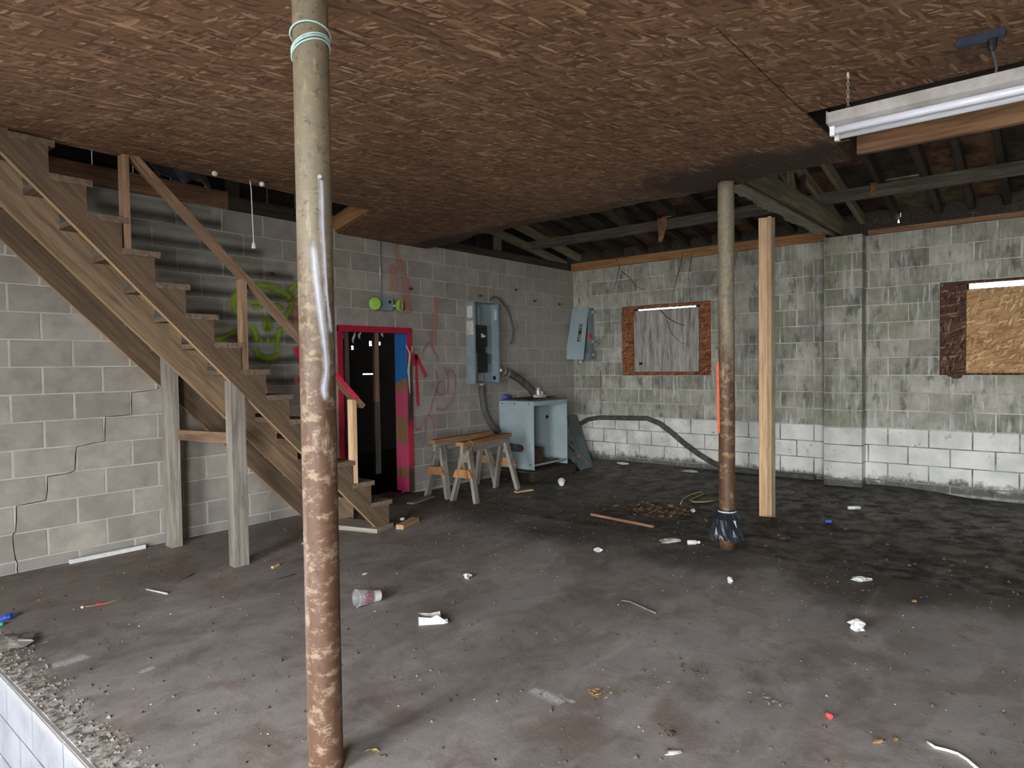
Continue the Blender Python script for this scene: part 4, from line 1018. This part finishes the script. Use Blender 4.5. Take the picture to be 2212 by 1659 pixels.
MB().tube([(a0-.02, b0_+.2, .38), (a0-.15, b0_+.21, .40), (a0-.24, b0_+.22, .43)], .045, 14).build('conduit_stub', 'conduit', cbn, True)
for yy, zz in ((-.56, .965), (-.32, .965), (-.1, .965), (-.575, .17), (-.12, .17)): MB().lathe((a0, yy, zz), (-1, 0, 0), [(0, .012), (.006, .01)], 8, False, True).build('screw', 'steel_dark', cbn)
MB().lathe((a1-.013, -.3, .74), (-1, 0, 0), [(0, .025), (.004, .025)], 14, False, True).build('knockout_hole', 'black', cbn)
tag(MB().box(-1.80, -1.5, -.5, -.2, .160, .36).build('transformer_core', 'rusty_iron'), 'rusty dark block inside the grey cabinet', 'metal block')
for k, (x, y, r) in enumerate(((-1.42, -.45, .04), (-1.32, -.5, .035), (-1.25, -.55, .025))):
    tag(MB().blob((x, y, .158+r*.6), r, r, r*.6, .35, 40+k).build('rubble', 'rusty_iron', None, False), ('largest dark rubble lump beside the rusty block in the cabinet', 'middle dark rubble lump on the cabinet bottom', 'smallest dark rubble lump by the right cabinet side')[k], 'rubble')
# tray, fitting and bottle on the cabinet
tag(beam('metal_sheet', (-1.84, -.3, 1.0165), (-.95, -.12, 1.0165), .36, .01, 'rusty_iron'), 'thin dark metal sheet lying on top of the grey cabinet', 'metal sheet')
ft = thing('pipe_fitting', (-1.3, -.28, 1.02), 'whitish cast pipe fitting standing on top of the cabinet', 'pipe fitting')
MB().box(-1.37, -1.23, -.36, -.24, 1.0225, 1.06).build('base', 'paper_dirty', ft); MB().lathe((-1.33, -.3, 1.06), (0, 0, 1), [(0, .035), (.06, .04), (.1, .03)], 12, False, True).build('neck', 'zinc', ft)
MB().lathe((-1.26, -.3, 1.06), (0, 0, 1), [(0, .03), (.035, .03), (.05, .02)], 12, False, True).build('cap', 'paper_dirty', ft)
tag(MB().lathe((-1.83, -.09, 1.045), (1, .1, 0), [(0, .02), (.02, .034), (.12, .034), (.15, .014), (.18, .014)], 14, True, True).build('bottle', 'blue', None, True), 'small dark blue bottle lying on top of the cabinet', 'bottle')
# panels leaning in the corner
M['panel_lean'] = M['steel_dark']
for k, (pa_, pb_, pc_, pd_, lab) in enumerate((
        ((-.43, -.60), (-.80, -.62), (-.30, -.05, .72), (-.02, -.05, .72), 'tall grey metal panel leaning in the corner beside the cabinet'),
        ((-.50, -.66), (-.86, -.68), (-.98, -.2, .62), (-.62, -.2, .62), 'slotted grey metal cover leaning in front of the tall panel'))):
    p0 = Vector((*pa_, mudz(*pa_)+.004)); p1 = Vector((*pb_, mudz(*pb_)+.004))
    if k == 0: q0, q1 = Vector((-.16, -.14, .69)), Vector((-.42, -.14, .69))
    else: q0, q1 = Vector((-.86, -.25, .55)), Vector((-1.06, -.25, .50))
    r_ = thing('leaning_sheet_metal', (p0+p1)/2, lab, 'panel')
    nrm = (p1-p0).cross(q0-p0).normalized(); nrm = nrm if nrm.y < 0 else -nrm
    MB().prism([p0, p1, q1, q0], nrm*.012).build('sheet', 'steel_dark', r_)
    if k == 1:
        c = p0*.35+p1*.15+q0*.3+q1*.2; eu = (p1-p0).normalized(); ev = (q0-p0).normalized()
        MB().prism([c+eu*sx*.02+ev*sz*.06+nrm*.0125 for sx, sz in ((-1, -1), (1, -1), (1, 1), (-1, 1))], nrm*.003).build('slot', 'black', r_)
        c = p0*.45+p1*.25+q0*.18+q1*.12
        MB().prism([c+eu*sx*.03+ev*sz*.02+nrm*.0125 for sx, sz in ((-1, -1), (1, -1), (1, 1), (-1, 1))], nrm*.002).build('warning_label', 'tape', r_)
# muddy conduit along the right wall
pts = [onB(x, y, -.075) for x, y in ((1238, 935), (1252, 917), (1270, 906), (1295, 902), (1345, 903), (1398, 904), (1425, 915), (1450, 934), (1480, 960), (1510, 982), (1540, 1000), (1575, 1014), (1620, 1022), (1690, 1034), (1760, 1046))]
for p in pts: p.z = max(p.z, mudz(p.x, p.y)+.03); 
pts[-1].z = pts[-2].z
pts[0].x = -.1
tag(MB().tube(pts, .034, 12).build('conduit', 'conduit_mud', None, True), 'muddy conduit bending along the foot of the right wall', 'conduit')

# ------------------------------------------------------------------ sawhorses with planks
def sawhorse(label):
    r = thing('sawhorse', (0, 0, 0), label, 'sawhorse', 'pair of sawhorses')
    L = 1.02
    beam('top_beam', (-L/2, 0, .585), (L/2, 0, .585), .04, .09, 'wood_grey', r)
    beam('top_board', (-L/2-.04, 0, .651), (L/2+.02, 0, .651), .095, .04, 'wood_orange', r)
    for s in (-1, 1):
        x = s*(L/2-.1)
        for t in (-1, 1): beam('leg', (x+s*.06, t*.155, 0), (x, t*.028, .57), .038, .075, 'wood_grey', r, up=(1, 0, 0))
        br = MB().prism([(x+s*.041, -.055, .44), (x+s*.041, .055, .44), (x+s*.041, .022, .61), (x+s*.041, -.022, .61)], (s*.004, 0, 0)).build('bracket', 'bracket', r)
        for t in (-1, 1): beam('bracket_plate', (x+s*.02, t*.078, .43), (x+s*.0, t*.040, .60), .085, .004, 'bracket', r, up=(0, 1, .2))
        MB().prism([(x+s*.068, -.125, .28), (x+s*.068, .125, .28), (x+s*.068, .085, .37), (x+s*.068, -.085, .37)], (s*.03, 0, 0)).build('gusset', 'wood_orange', r)
    return r
def put(r, x, y, rot, z=0.): r.location = (x, y, z); r.rotation_euler = (0, 0, rot)
def copy_tree(o, parent=None):
    c = o.copy(); COL.objects.link(c); c.parent = parent
    for ch in list(o.children): copy_tree(ch, c)
    return c
s1 = sawhorse('front sawhorse with orange top board, wires dangling from its end')
s2 = copy_tree(s1); s2['label'] = 'rear sawhorse with orange top board, closest to the wall'
put(s1, -2.985, -.80, .19, -.02); put(s2, -2.99, -.43, .10, -.02)
# wire loosely hanging on the front sawhorse
q = Vector((-3.56, -.93, .64)); pts = [q+Vector((.12, .0, .04)), q+Vector((.16, -.06, .0)), q+Vector((.10, -.05, -.12)), q+Vector((.02, -.04, -.2)), q+Vector((.05, -.05, -.34)), q+Vector((.1, -.04, -.42)), q+Vector((.04, -.05, -.38)), q+Vector((.0, -.04, -.22)), q+Vector((.05, -.06, -.02))]
tag(MB().tube(pts, .004, 5).build('loose_wire', 'wood_orange', None, True), 'thin orange wire dangling from the front sawhorse end', 'wire')
tag(beam('scrap_plank', (-3.9, -.52, .008), (-3.5, -.42, .008), .09, .016, 'wood_grey'), 'thin grey scrap of plank beside the painted door jamb', 'plank')
q = onF(1125, 1058); tag(beam('wood_scrap', (q.x-.1, q.y+.0, -.012), (q.x+.14, q.y-.06, -.012), .06, .016, 'wood_pine'), 'splintered pale wood scrap under the front sawhorse leg', 'wood scrap')

# ------------------------------------------------------------------ ceiling fittings
fx = thing('fluorescent_light', (-5.03, -5.62, 2.6), 'unlit white fluorescent strip fixture hanging from the ceiling', 'light fixture')
fy0, fy1 = -4.985, -6.25
def fxc(sec, y0, y1, nm, mat): 
    return MB().prism([(x, y0, z) for x, z in sec], (0, y1-y0, 0)).build(nm, mat, fx)
cx = -5.04
fxc([(cx-.075, 2.685), (cx+.075, 2.685), (cx+.075, 2.635), (cx+.03, 2.615), (cx-.03, 2.615), (cx-.075, 2.635)][::-1], fy0, fy1, 'housing', 'enamel_white')
for s in (-1, 1):
    o = MB().tube([(cx+s*.045, fy0-.03, 2.600), (cx+s*.045, fy1+.03, 2.600)], .019, 14).build('tube', 'tube', fx, True)
    MB().box(cx+s*.045-.012, cx+s*.045+.012, fy0-.028, fy0-.006, 2.575, 2.62).build('lamp_holder', 'white', fx)
fxc([(cx-.082, 2.69), (cx+.082, 2.69), (cx+.082, 2.63), (cx-.082, 2.63)], fy0+.004, fy0, 'end_plate', 'enamel_white')
ch = thing('hanging_chain', (-5.04, -5.06, 2.69), 'thin chain and hook holding the near end of the fluorescent light', 'chain')
zc = 2.69
k = 0
while zc < CZ-.03:
    a = k*math.pi/2; pts = [(cx+math.cos(a)*.006*math.cos(u), -5.06+math.sin(a)*.006*math.cos(u), zc+.009+.012*math.sin(u)) for u in [2*math.pi*j/8 for j in range(9)]]
    MB().tube(pts, .0014, 4, False).build('link', 'zinc', ch); zc += .018; k += 1
pts = [(cx+.013*math.cos(u), -5.06, CZ-.018+.013*math.sin(u)) for u in [-.6+j*.5 for j in range(10)]]
MB().tube(pts, .003, 5).build('hook', 'white', ch)
q = onF(2122, 74, CZ)
oo = thing('ceiling_outlet', (q.x, q.y, CZ), 'dark surface outlet bar with plug on the strand board ceiling', 'outlet')
beam('bar', (q.x, q.y-.08, CZ-.018), (q.x, q.y+.09, CZ-.018), .045, .034, 'navy', oo)
pgl = MB().lathe((q.x, q.y-.035, CZ-.036), (0, 0, -1), [(0, .02), (.03, .018), (.05, .009)], 10, True, True).build('plug', 'black', oo)
p1 = (q.x, q.y-.035, CZ-.08); tag(MB().tube([p1, (q.x+.01, q.y-.045, CZ-.12), (q.x+.015, q.y-.05, CZ-.16), (q.x, q.y-.045, 2.69)], .006, 7).build('power_cord', 'conduit', None, True), 'dark cord dropping from the ceiling outlet to the fluorescent light', 'cord')
q = onF(542, 390, CZ); b_ = onA(546, 525, q.y)
pcd = thing('pull_cord', (q.x, q.y, b_.z), 'white pull cord with plug hanging over the stairs', 'cord')
MB().tube([(q.x, q.y+.02, CZ+.03), (q.x, q.y, CZ-.06), (q.x+.004, q.y, (CZ+b_.z)/2), (q.x+.01, q.y, b_.z)], .0042, 7).build('cord', 'cord_white', pcd, True)
MB().lathe((q.x+.01, q.y, b_.z+.01), (0, 0, -1), [(0, .006), (.012, .012), (.03, .014), (.045, .018), (.05, .018)], 8, True, True).build('plug', 'cord_white', pcd)
for px, py, mt, lb in ((465, 373, 'white', 'small white lamp at the ceiling edge left of the pull cord'), (567, 396, 'tube', 'small bluish bulb at the ceiling edge right of the pull cord')):
    q = onF(px, py, CZ-.01); tag(MB().lathe((q.x, q.y+.01, CZ+.015), (0, 0, -1), [(0, .008), (.012, .008), (.02, .018), (.034, .02), (.044, .012), (.048, 0)], 12, True).build('bulb', mt, None, True), lb, 'bulb')
# loose plastic sheeting in the loft gap
q = onA(365, 365, -.1); mb = MB(); rr = random.Random(3)
for j in range(5):
    for i in range(8): mb.v.append(Vector((q.x-.28+.09*i, -.15+.06*j+rr.uniform(-.02, .02), 3.13+.07*j+.05*math.sin(i*1.4)+rr.uniform(-.03, .03)-(i*.012))))
for j in range(4):
    for i in range(7): mb.f.append((j*8+i, j*8+i+1, j*8+i+9, j*8+i+8))
shm = mb.build('plastic_sheet', 'sheeting', None, False); tag(shm, 'crumpled shiny plastic sheet in the loft gap above the handrail', 'plastic sheet')
md = shm.modifiers.new('thickness', 'SOLIDIFY'); md.thickness = .004

# ------------------------------------------------------------------ litter
def fz(x, y): return 0. if x < SLX else mudz(x, y)
def crumple(name, px, py, rx, ry, rz, mat, label, cat, seed, rot=0., amp=.45):
    q = onF(px, py); z = fz(q.x, q.y)
    return tag(MB().blob((q.x, q.y, z+rz*.9), rx, ry, rz, amp, seed, 11, 7, rot).build(name, mat), label, cat)
crumple('paper_ball', 1009, 1250, .03, .024, .02, 'paper', 'small crumpled white paper lump in the middle of the floor', 'paper', 11)
crumple('paper_ball', 1577, 1259, .022, .02, .021, 'paper', 'small round white paper wad in front of the far pole', 'paper', 12)
crumple('paper_ball', 1852, 1362, .045, .04, .032, 'paper', 'larger crumpled white paper ball on the right of the floor', 'paper', 13)
crumple('paper_scrap', 1860, 1256, .055, .028, .018, 'paper', 'folded white paper scrap behind the larger paper ball', 'paper', 14, -.9)
crumple('paper_scrap', 1497, 1102, .035, .02, .02, 'paper', 'white paper scrap on the mud between leaf litter and far pole', 'paper', 15, .5)
crumple('plastic_scrap', 1447, 1172, .085, .04, .018, 'paper_dirty', 'flattened greyish plastic scrap left of the white bottle', 'plastic', 16, -.6)
crumple('paper_scrap', 1292, 1192, .022, .03, .018, 'paper', 'pale scrap at the dark edge of the mud', 'paper', 17, .3)
crumple('paper_scrap', 660, 1174, .04, .018, .008, 'paper', 'white bluish paper scrap peeking out left of the near pole', 'paper', 18, .3)
crumple('paper_scrap', 1455, 1628, .036, .012, .005, 'paper', 'flat white paper scrap near the bottom of the view', 'paper', 19, -.7)
crumple('paper_scrap', 1345, 1004, .09, .03, .02, 'paper', 'torn white scrap at the foot of the right wall near the corner', 'paper', 20, -1.4)
crumple('paper_scrap', 1490, 1020, .1, .03, .018, 'paper_dirty', 'torn white scrap below the muddy conduit on the right wall', 'paper', 21, -1.4)
crumple('paper_scrap', 788, 1241, .022, .012, .006, 'paper', 'tiny white paper scrap right of the near pole behind the cup', 'paper', 22)
crumple('wood_chip', 1900, 1604, .028, .008, .006, 'leaf', 'tan wood chip at the lower right of the floor', 'wood chip', 23, -.6)
crumple('wood_chip', 1935, 1598, .012, .007, .005, 'leaf', 'smaller tan wood chip right beside the long tan one', 'wood chip', 33, -.4)
crumple('leaf', 1975, 1300, .022, .014, .007, 'leaf', 'single tan leaf right of the folded paper scrap', 'leaf', 24)
crumple('dirt_clump', 20, 1393, .09, .12, .02, 'pebble', 'clump of pale dirt and debris at the left edge of the dock', 'debris', 25, .3, .6)
crumple('plastic_bag', 15, 1338, .045, .03, .018, 'blue', 'small crumpled blue plastic wrapper at the left edge', 'wrapper', 26, .5)
crumple('cap', 2, 1352, .016, .016, .012, 'green', 'small green cap at the left edge below the blue wrapper', 'cap', 27, 0, .1)
crumple('wrapper', 872, 1137, .035, .025, .022, 'green', 'green and white wrapper beside the tan wood block', 'wrapper', 28)
crumple('paper_scrap', 870, 1131, .022, .016, .014, 'paper', 'white scrap on the green wrapper by the stair foot', 'paper', 29).location.z = .045
def cylq(name, px, py, ang, L, r, mat, label, cat, n=12):
    q = onF(px, py); z = fz(q.x, q.y)+r+.001; d = Vector((math.cos(ang), math.sin(ang), 0))
    return q, z, d
q, z, d = cylq('', 1497, 1177, -.85, .1, .02, '', '', '')
bt = thing('bottle', (q.x, q.y, z-.02), 'small white plastic bottle lying left of the far pole', 'bottle')
MB().lathe(Vector((q.x, q.y, z))-d*.045, d, [(0, .017), (.004, .0195), (.065, .0195), (.075, .012), (.082, .011)], 14, True, True).build('body', 'white', bt, True)
MB().lathe(Vector((q.x, q.y, z))+d*.037, d, [(0, .0125), (.018, .0125)], 12, True, True).build('cap', 'white', bt)
q, z, d = cylq('', 1845, 1097, -.95, .1, .018, '', '', '')
tag(MB().lathe(Vector((q.x, q.y, z))-d*.06, d, [(0, .015), (.004, .018), (.115, .018), (.12, .014)], 12, True, True).build('plastic_tube', 'white', None, True), 'white plastic tube lying on the dark mud by the pilaster', 'tube')
q, z, d = cylq('', 1790, 1124, -1.2, .06, .016, '', '', '')
tag(MB().lathe(Vector((q.x, q.y, z))-d*.03, d, [(0, .015), (.05, .016), (.055, .012)], 12, True, True).build('cap', 'blue', None, True), 'blue cap lying on the dark mud right of the timber post', 'cap')
q, z, d = cylq('', 1791, 1552, .9, .03, .011, '', '', '')
tag(MB().lathe(Vector((q.x, q.y, z))-d*.012, d, [(0, .01), (.002, .0115), (.022, .0115), (.024, .009)], 12, True, True).build('cap', 'red', None, True), 'small red plastic plug on the floor at lower right', 'cap')
q, z, d = cylq('', 595, 1225, .35, .07, .009, '', '', '')
tag(beam('wood_chip', Vector((q.x, q.y, .009))-d*.035, Vector((q.x, q.y, .009))+d*.035, .02, .016, 'wood_pine'), 'small tan wood chip on the floor left of the near pole', 'wood chip')
# crushed paper carton
q = onF(932, 1346); cb_ = thing('crushed_carton', (q.x, q.y, 0), 'crushed dirty white paper carton in front of the plastic cup', 'carton')
ex = Vector((.80, -.60, 0)).normalized(); ey = Vector((.6, .8, 0)).normalized()
def cpt(a, b, c): return q + ex*a + ey*b + Vector((0, 0, c))
mb = MB(); mb.v = [cpt(-.075, -.02, .001), cpt(.0, -.028, .001), (cpt(.07, -.035, .001)), cpt(-.075, -.018, .05), cpt(-.005, -.02, .038), cpt(.03, -.022, .052), cpt(.072, -.03, .022)]
mb.f = [(0, 1, 4, 3), (1, 2, 6, 5, 4)]
o = mb.build('front_wall', 'paper', cb_); o.modifiers.new('t', 'SOLIDIFY').thickness = .002
mb = MB(); mb.v = [cpt(-.075, -.018, .05), cpt(-.005, -.02, .038), cpt(.03, -.022, .052), cpt(-.07, .04, .052), (cpt(.0, .045, .042)), cpt(.055, .04, .05), cpt(-.07, .042, .001), cpt(.0, .047, .001), cpt(.06, .042, .001)]
mb.f = [(3, 4, 7, 6), (4, 5, 8, 7)]
o = mb.build('back_wall', 'paper_dirty', cb_); o.modifiers.new('t', 'SOLIDIFY').thickness = .002
mb = MB(); mb.v = [cpt(-.075, -.018, .05), cpt(-.07, .04, .052), cpt(-.075, -.02, .001), cpt(-.07, .042, .001)]; mb.f = [(0, 1, 3, 2)]
o = mb.build('end_wall', 'paper_dirty', cb_); o.modifiers.new('t', 'SOLIDIFY').thickness = .002
MB().box(-.001, .001, -.001, .001, 0, .001)
mb = MB().blob(cpt(.08, -.03, .014), .018, .014, .014, .4, 71); mb.build('torn_end', 'paper', cb_)
# clear plastic cup with red print
cupr = thing('plastic_cup', (-6.1, -2.6, 0), 'clear plastic cup with red lettering lying behind the near pole', 'cup')
m0 = onF(769, 1312); e0_ = onF(812, 1300)
ax = Vector((e0_.x-m0.x, e0_.y-m0.y, 0)).normalized(); L = .165; R0, R1 = .052, .033
ax = Vector((ax.x, ax.y, 0)).normalized(); tilt = -(R0-R1)/L; axis = Vector((ax.x, ax.y, tilt)).normalized()
oc = Vector((m0.x, m0.y, R0+.002))
MB().lathe(oc, axis, [(0, R0), (.002, R0+.003), (.006, R0+.003), (.008, R0-.0005), (.11, .0395), (.112, .0375), (L, R1), (L, 0)], 32).build('body', 'clear', cupr, True)
MB().lathe(oc, axis, [(.113, .0378), (L-.002, R1+.0006)], 32).build('frosted_base', 'white', cupr, True)
MB().lathe(oc, axis, [(.1, .0411), (.11, .0399)], 32).build('band', 'steel_box', cupr, True)
uu = axis.cross(Vector((0, 0, 1))).normalized(); vv = uu.cross(axis).normalized()      # vv: upward
def cupsurf(a0, d0):
    def f(x, y):
        dd = d0 - y; r = R0 + (.0395-R0)*(dd/.11) + .0012; a = a0 + x/r
        return oc + axis*dd + (uu*math.cos(a) + vv*math.sin(a))*r
    return f
tocam = (CAM-oc); tocam -= axis*tocam.dot(axis); ac = math.atan2(tocam.dot(vv), tocam.dot(uu))
M['cup_red'] = simple('cup_red_ink', (.42, .01, .04), (.36, .01, .03), 20, .5)
text_mesh('BIG', .044, cupsurf(ac-.15, .058), 'lettering', 'cup_red', cupr); text_mesh('GULP', .04, cupsurf(ac-.15, .085), 'lettering', 'cup_red', cupr)
text_mesh('BIG', .044, cupsurf(ac+math.pi-.2, .05), 'lettering', 'cup_red', cupr)
# white foam cup with its bottom toward the viewer
q = onF(1213, 1046); fc = thing('foam_cup', (q.x, q.y, fz(q.x, q.y)), 'white foam cup lying on the floor before the pallet', 'cup')
dv = (CAM-Vector((q.x, q.y, 0))); dv.z = 0; dv.normalize(); dv = (dv+Vector((0, 0, -.18))).normalized()
oc2 = Vector((q.x, q.y, fz(q.x, q.y)+.046))-dv*.05
MB().lathe(oc2, dv, [(0, .040), (.0, .045), (.006, .0465), (.012, .044), (.095, .03), (.097, .027), (.097, 0)], 26).build('body', 'white', fc, True)
MB().lathe(oc2, dv, [(-.001, .043), (.001, .043)], 26, True, True).build('shaded_mouth', 'paper_dirty', fc) if False else None
# sticks, strips, wires
def rod(name, pts, r, mat, label, cat, n=6):
    P = [];
    for p in pts:
        qq = onF(p[0], p[1]); P.append((qq.x, qq.y, fz(qq.x, qq.y)+r+.001+(p[2] if len(p) > 2 else 0)))
    return tag(MB().tube(P, r, n).build(name, mat, None, True), label, cat)
rod('stick', [(316, 1275), (340, 1280), (362, 1285)], .006, 'paper', 'short white stick on the floor below the stairs', 'stick')
rod('cord_piece', [(2003, 1606), (2020, 1618), (2045, 1624), (2070, 1632), (2090, 1645), (2115, 1668)], .006, 'cord_white', 'pale cord snaking at the lower right corner', 'cord')
rod('string', [(178, 1313), (200, 1310), (225, 1306), (245, 1300), (268, 1295)], .004, 'leaf', 'thin tan string on the floor near the left edge', 'string')
crumple('plastic_scrap', 215, 1307, .018, .012, .008, 'red', 'tiny pinkish scrap on the tan string', 'scrap', 51); crumple('plastic_scrap', 178, 1314, .01, .01, .008, 'white', 'tiny white bead at the end of the tan string', 'scrap', 52, 0, .1)
rod('twig', [(1342, 1299), (1360, 1301), (1385, 1312), (1416, 1326)], .0045, 'pebble', 'long pale twig in the middle right of the floor', 'twig')
rod('twig', [(640, 1241), (600, 1252), (575, 1262)], .003, 'twig', 'thin dark twig left of the near pole', 'twig')
rod('twig', [(375, 1257), (400, 1250), (420, 1240)], .003, 'twig', 'thin dark twig between white stick and stair post', 'twig')
rod('wire_loop', [(1470, 1085), (1474, 1075), (1485, 1068), (1500, 1062), (1515, 1058), (1520, 1064), (1505, 1070), (1490, 1076), (1500, 1080), (1525, 1080), (1553, 1076)], .007, 'yellow', 'yellowish wire loop on the mud behind the far pole', 'wire')
qa, qb = onF(1278, 1113, .01), onF(1412, 1140, .0)
tag(beam('stick', (qa.x, qa.y, .02), (qb.x, qb.y, .012), .03, .022, 'wood_brown'), 'reddish brown stick lying across the edge of the mud', 'stick')
qa, qb = onF(140, 1213), onF(322, 1189)
tag(beam('plastic_strip', (-6.93, -.055, .018), (-6.39, -.06, .018), .03, .032, 'white'), 'long white plastic strip lying along the foot of the left wall', 'strip')
# floor scuffs of white paint: marks on the slab
for l, wd in (([(1145, 1490), (1175, 1500), (1200, 1512), (1218, 1520)], .11), ([(1205, 1498), (1220, 1510), (1243, 1518)], .045), ([(110, 1440), (150, 1430), (190, 1415)], .15), ([(300, 1455), (335, 1440)], .08)):
    stroke('white_scuff', [(onF(x, y).x, onF(x, y).y) for x, y in l], wd, 'p_floor', fl, lambda a, b: (a, b, .0015))
# leaf clusters
def leaf_pile(px, py, n, sp, label, seed, size=.02, mats='leaf', flat=.3):
    r = random.Random(seed); q = onF(px, py); mb = MB()
    for _ in range(n):
        x, y = q.x+r.gauss(0, sp[0]), q.y+r.gauss(0, sp[1]); z = fz(x, y)+r.uniform(.001, .012); a = r.uniform(0, 6.3); s = size*r.uniform(.5, 1.3)
        u = Vector((math.cos(a), math.sin(a), r.uniform(-flat, flat)))*s; v = Vector((-math.sin(a), math.cos(a), r.uniform(-flat, flat)))*s*.45; c = Vector((x, y, z+s*.2))
        b = len(mb.v); mb.v += [c-u, c-v*.9+u*.1, c+u, c+v+u*.1, c+Vector((0, 0, -.003))]; mb.f += [(b, b+1, b+4), (b+1, b+2, b+4), (b+2, b+3, b+4), (b+3, b, b+4)]
    return tag(mb.build('leaf_litter', mats), label, 'leaf litter', kind='stuff')
leaf_pile(1425, 1096, 170, (.16, .22), 'patch of tan leaf litter and wood shavings on the mud', 1, .035)
leaf_pile(1290, 1100, 240, (.22, .42), 'wide scatter of brown bark and leaf bits across the mud', 2, .028, 'twig')
leaf_pile(1285, 1502, 14, (.022, .03), 'small cluster of curled brown leaves in the foreground', 3, .016)
leaf_pile(1503, 1450, 14, (.025, .03), 'loose cluster of dry leaf bits right of the centre foreground', 4, .015, 'twig')
leaf_pile(1445, 1582, 12, (.02, .03), 'dark cluster of leaf crumbs at the bottom of the view', 5, .015, 'twig')
leaf_pile(1660, 1517, 12, (.02, .03), 'cluster of pale leaf crumbs left of the red plug', 6, .014, 'pebble')
leaf_pile(812, 1630, 8, (.012, .015), 'tiny yellow flower bits beside the near pole foot', 7, .012, 'yellow')
leaf_pile(1672, 1122, 60, (.08, .1), 'dark clods and chips around the foot of the timber post', 8, .03, 'soil')
leaf_pile(30, 1390, 40, (.07, .1), 'dry debris bits on the dock edge at the left', 9, .02, 'pebble')
leaf_pile(990, 1085, 80, (.35, .2), 'dark crumbs and bark below the sawhorses', 10, .022, 'twig')
leaf_pile(1760, 1075, 60, (.2, .3), 'pale crumbs on the mud before the pilaster', 12, .018, 'pebble')
# countless crumbs of dirt
def crumbs(name, label, n, mat, seed, smin, smax, xr, yr):
    r = random.Random(seed); mb = MB()
    for _ in range(n):
        x, y = r.uniform(*xr), r.uniform(*yr); s = smin+(smax-smin)*r.random()**3; z = fz(x, y); b = len(mb.v)
        for k in range(5):
            a = 2*math.pi*k/5; mb.v.append(Vector((x+math.cos(a)*s*r.uniform(.6, 1.2), y+math.sin(a)*s*r.uniform(.6, 1.2), z-.0005)))
        mb.v.append(Vector((x, y, z+s*r.uniform(.5, .95))))
        for k in range(5): mb.f.append((b+k, b+(k+1) % 5, b+5))
    return tag(mb.build(name, mat), label, 'crumbs', kind='stuff')
crumbs('dirt_crumbs', 'dark soil crumbs scattered all over the concrete floor', 2600, 'soil', 21, .003, .014, (-7.7, -3.5), (-7, -.1))
crumbs('grit', 'pale grit and chips scattered over the concrete floor', 1100, 'pebble', 22, .002, .009, (-7.7, -3.5), (-7, -.1))
crumbs('mud_clods', 'dark clods on the damp mud', 700, 'soil', 23, .006, .025, (-3.5, -.1), (-7, -.1))
crumbs('pale_chips', 'tiny white chips speckling the whole floor', 260, 'paper', 24, .002, .0065, (-7.6, -.2), (-6.5, -.2))
crumbs('edge_rubble', 'crumbled pale mortar along the dock edge', 700, 'pebble', 25, .004, .014, (-7.74, -7.58), (-4, -.4))
# roots and creepers on the right wall
def root(pts, r, label, x=-.012, mat='twig'):
    P = [onB(a, b, x) for a, b in pts]; tag(MB().tube(P, [r*(1-.6*k/len(P)) for k in range(len(P))], 5).build('dry_creeper', mat, None, True), label, 'creeper')
root([(1330, 555), (1338, 575), (1333, 600), (1326, 625)], .006, 'dry creeper hanging left of the first window over the plate')
root([(1475, 545), (1468, 580), (1458, 615), (1450, 650)], .006, 'dry creeper hanging above the right half of the first window')
root([(1495, 545), (1488, 590), (1490, 655)], .005, 'dry creeper beside the far pole above the first window')
root([(1342, 585), (1362, 602), (1372, 618), (1392, 626)], .006, 'short dark creeper just above the first window frame')
root([(1425, 668), (1440, 685), (1462, 698), (1480, 703)], .008, 'dark root lying across the grey plywood board', .02)
root([(1440, 690), (1450, 720), (1470, 740), (1490, 745)], .004, 'thin root curling down the grey plywood board', .02)
root([(1298, 800), (1296, 850), (1297, 900)], .004, 'thin hanging root left of the first window near the corner')
# green seedling on the plate
q = onB(2100, 457, .0); sd = thing('seedling', (.0, q.y, WT+.058), 'tiny green seedling sprouting from the right wall plate', 'plant')
MB().tube([(-.0, q.y, WT+.055), (-.01, q.y-.01, WT+.1)], .003, 5).build('stem', 'plant', sd)
for k in range(4):
    a = k*1.6; c = Vector((-.01, q.y-.01, WT+.1)); u = Vector((math.cos(a), math.sin(a), .25))*.05; v = Vector((-math.sin(a), math.cos(a), 0))*.018
    mb = MB(); mb.v = [c, c+u*.5+v, c+u, c+u*.5-v]; mb.f = [(0, 1, 2, 3)]; o = mb.build('leaf', 'plant', sd); o.modifiers.new('t', 'SOLIDIFY').thickness = .002
# rotten strands hanging from the purlin
for k, (px, py, L, lb) in enumerate(((1430, 480, .3, 'rotten wood strip hanging from the purlin behind the ceiling edge'), (1888, 405, .14, 'small orange splinter hanging from the purlin on the right'))):
    q = onB(px, py, -1.06); mb = MB(); r = random.Random(k)
    wd = .06 if k == 0 else .025
    for j in range(6):
        s = wd*(1.1-j*.15)
        mb.v += [Vector((q.x+.02*math.sin(j), q.y-s+r.uniform(-.01, .01), 3.3-L*j/5-.02)), Vector((q.x-.01*j, q.y+s+r.uniform(-.01, .01), 3.3-L*j/5-.02))]
    for j in range(5): mb.f.append((j*2, j*2+1, j*2+3, j*2+2))
    o = mb.build('rotten_strip', 'wood_brown' if k == 0 else 'wood_orange'); o.modifiers.new('t', 'SOLIDIFY').thickness = .012; tag(o, lb, 'wood strip')
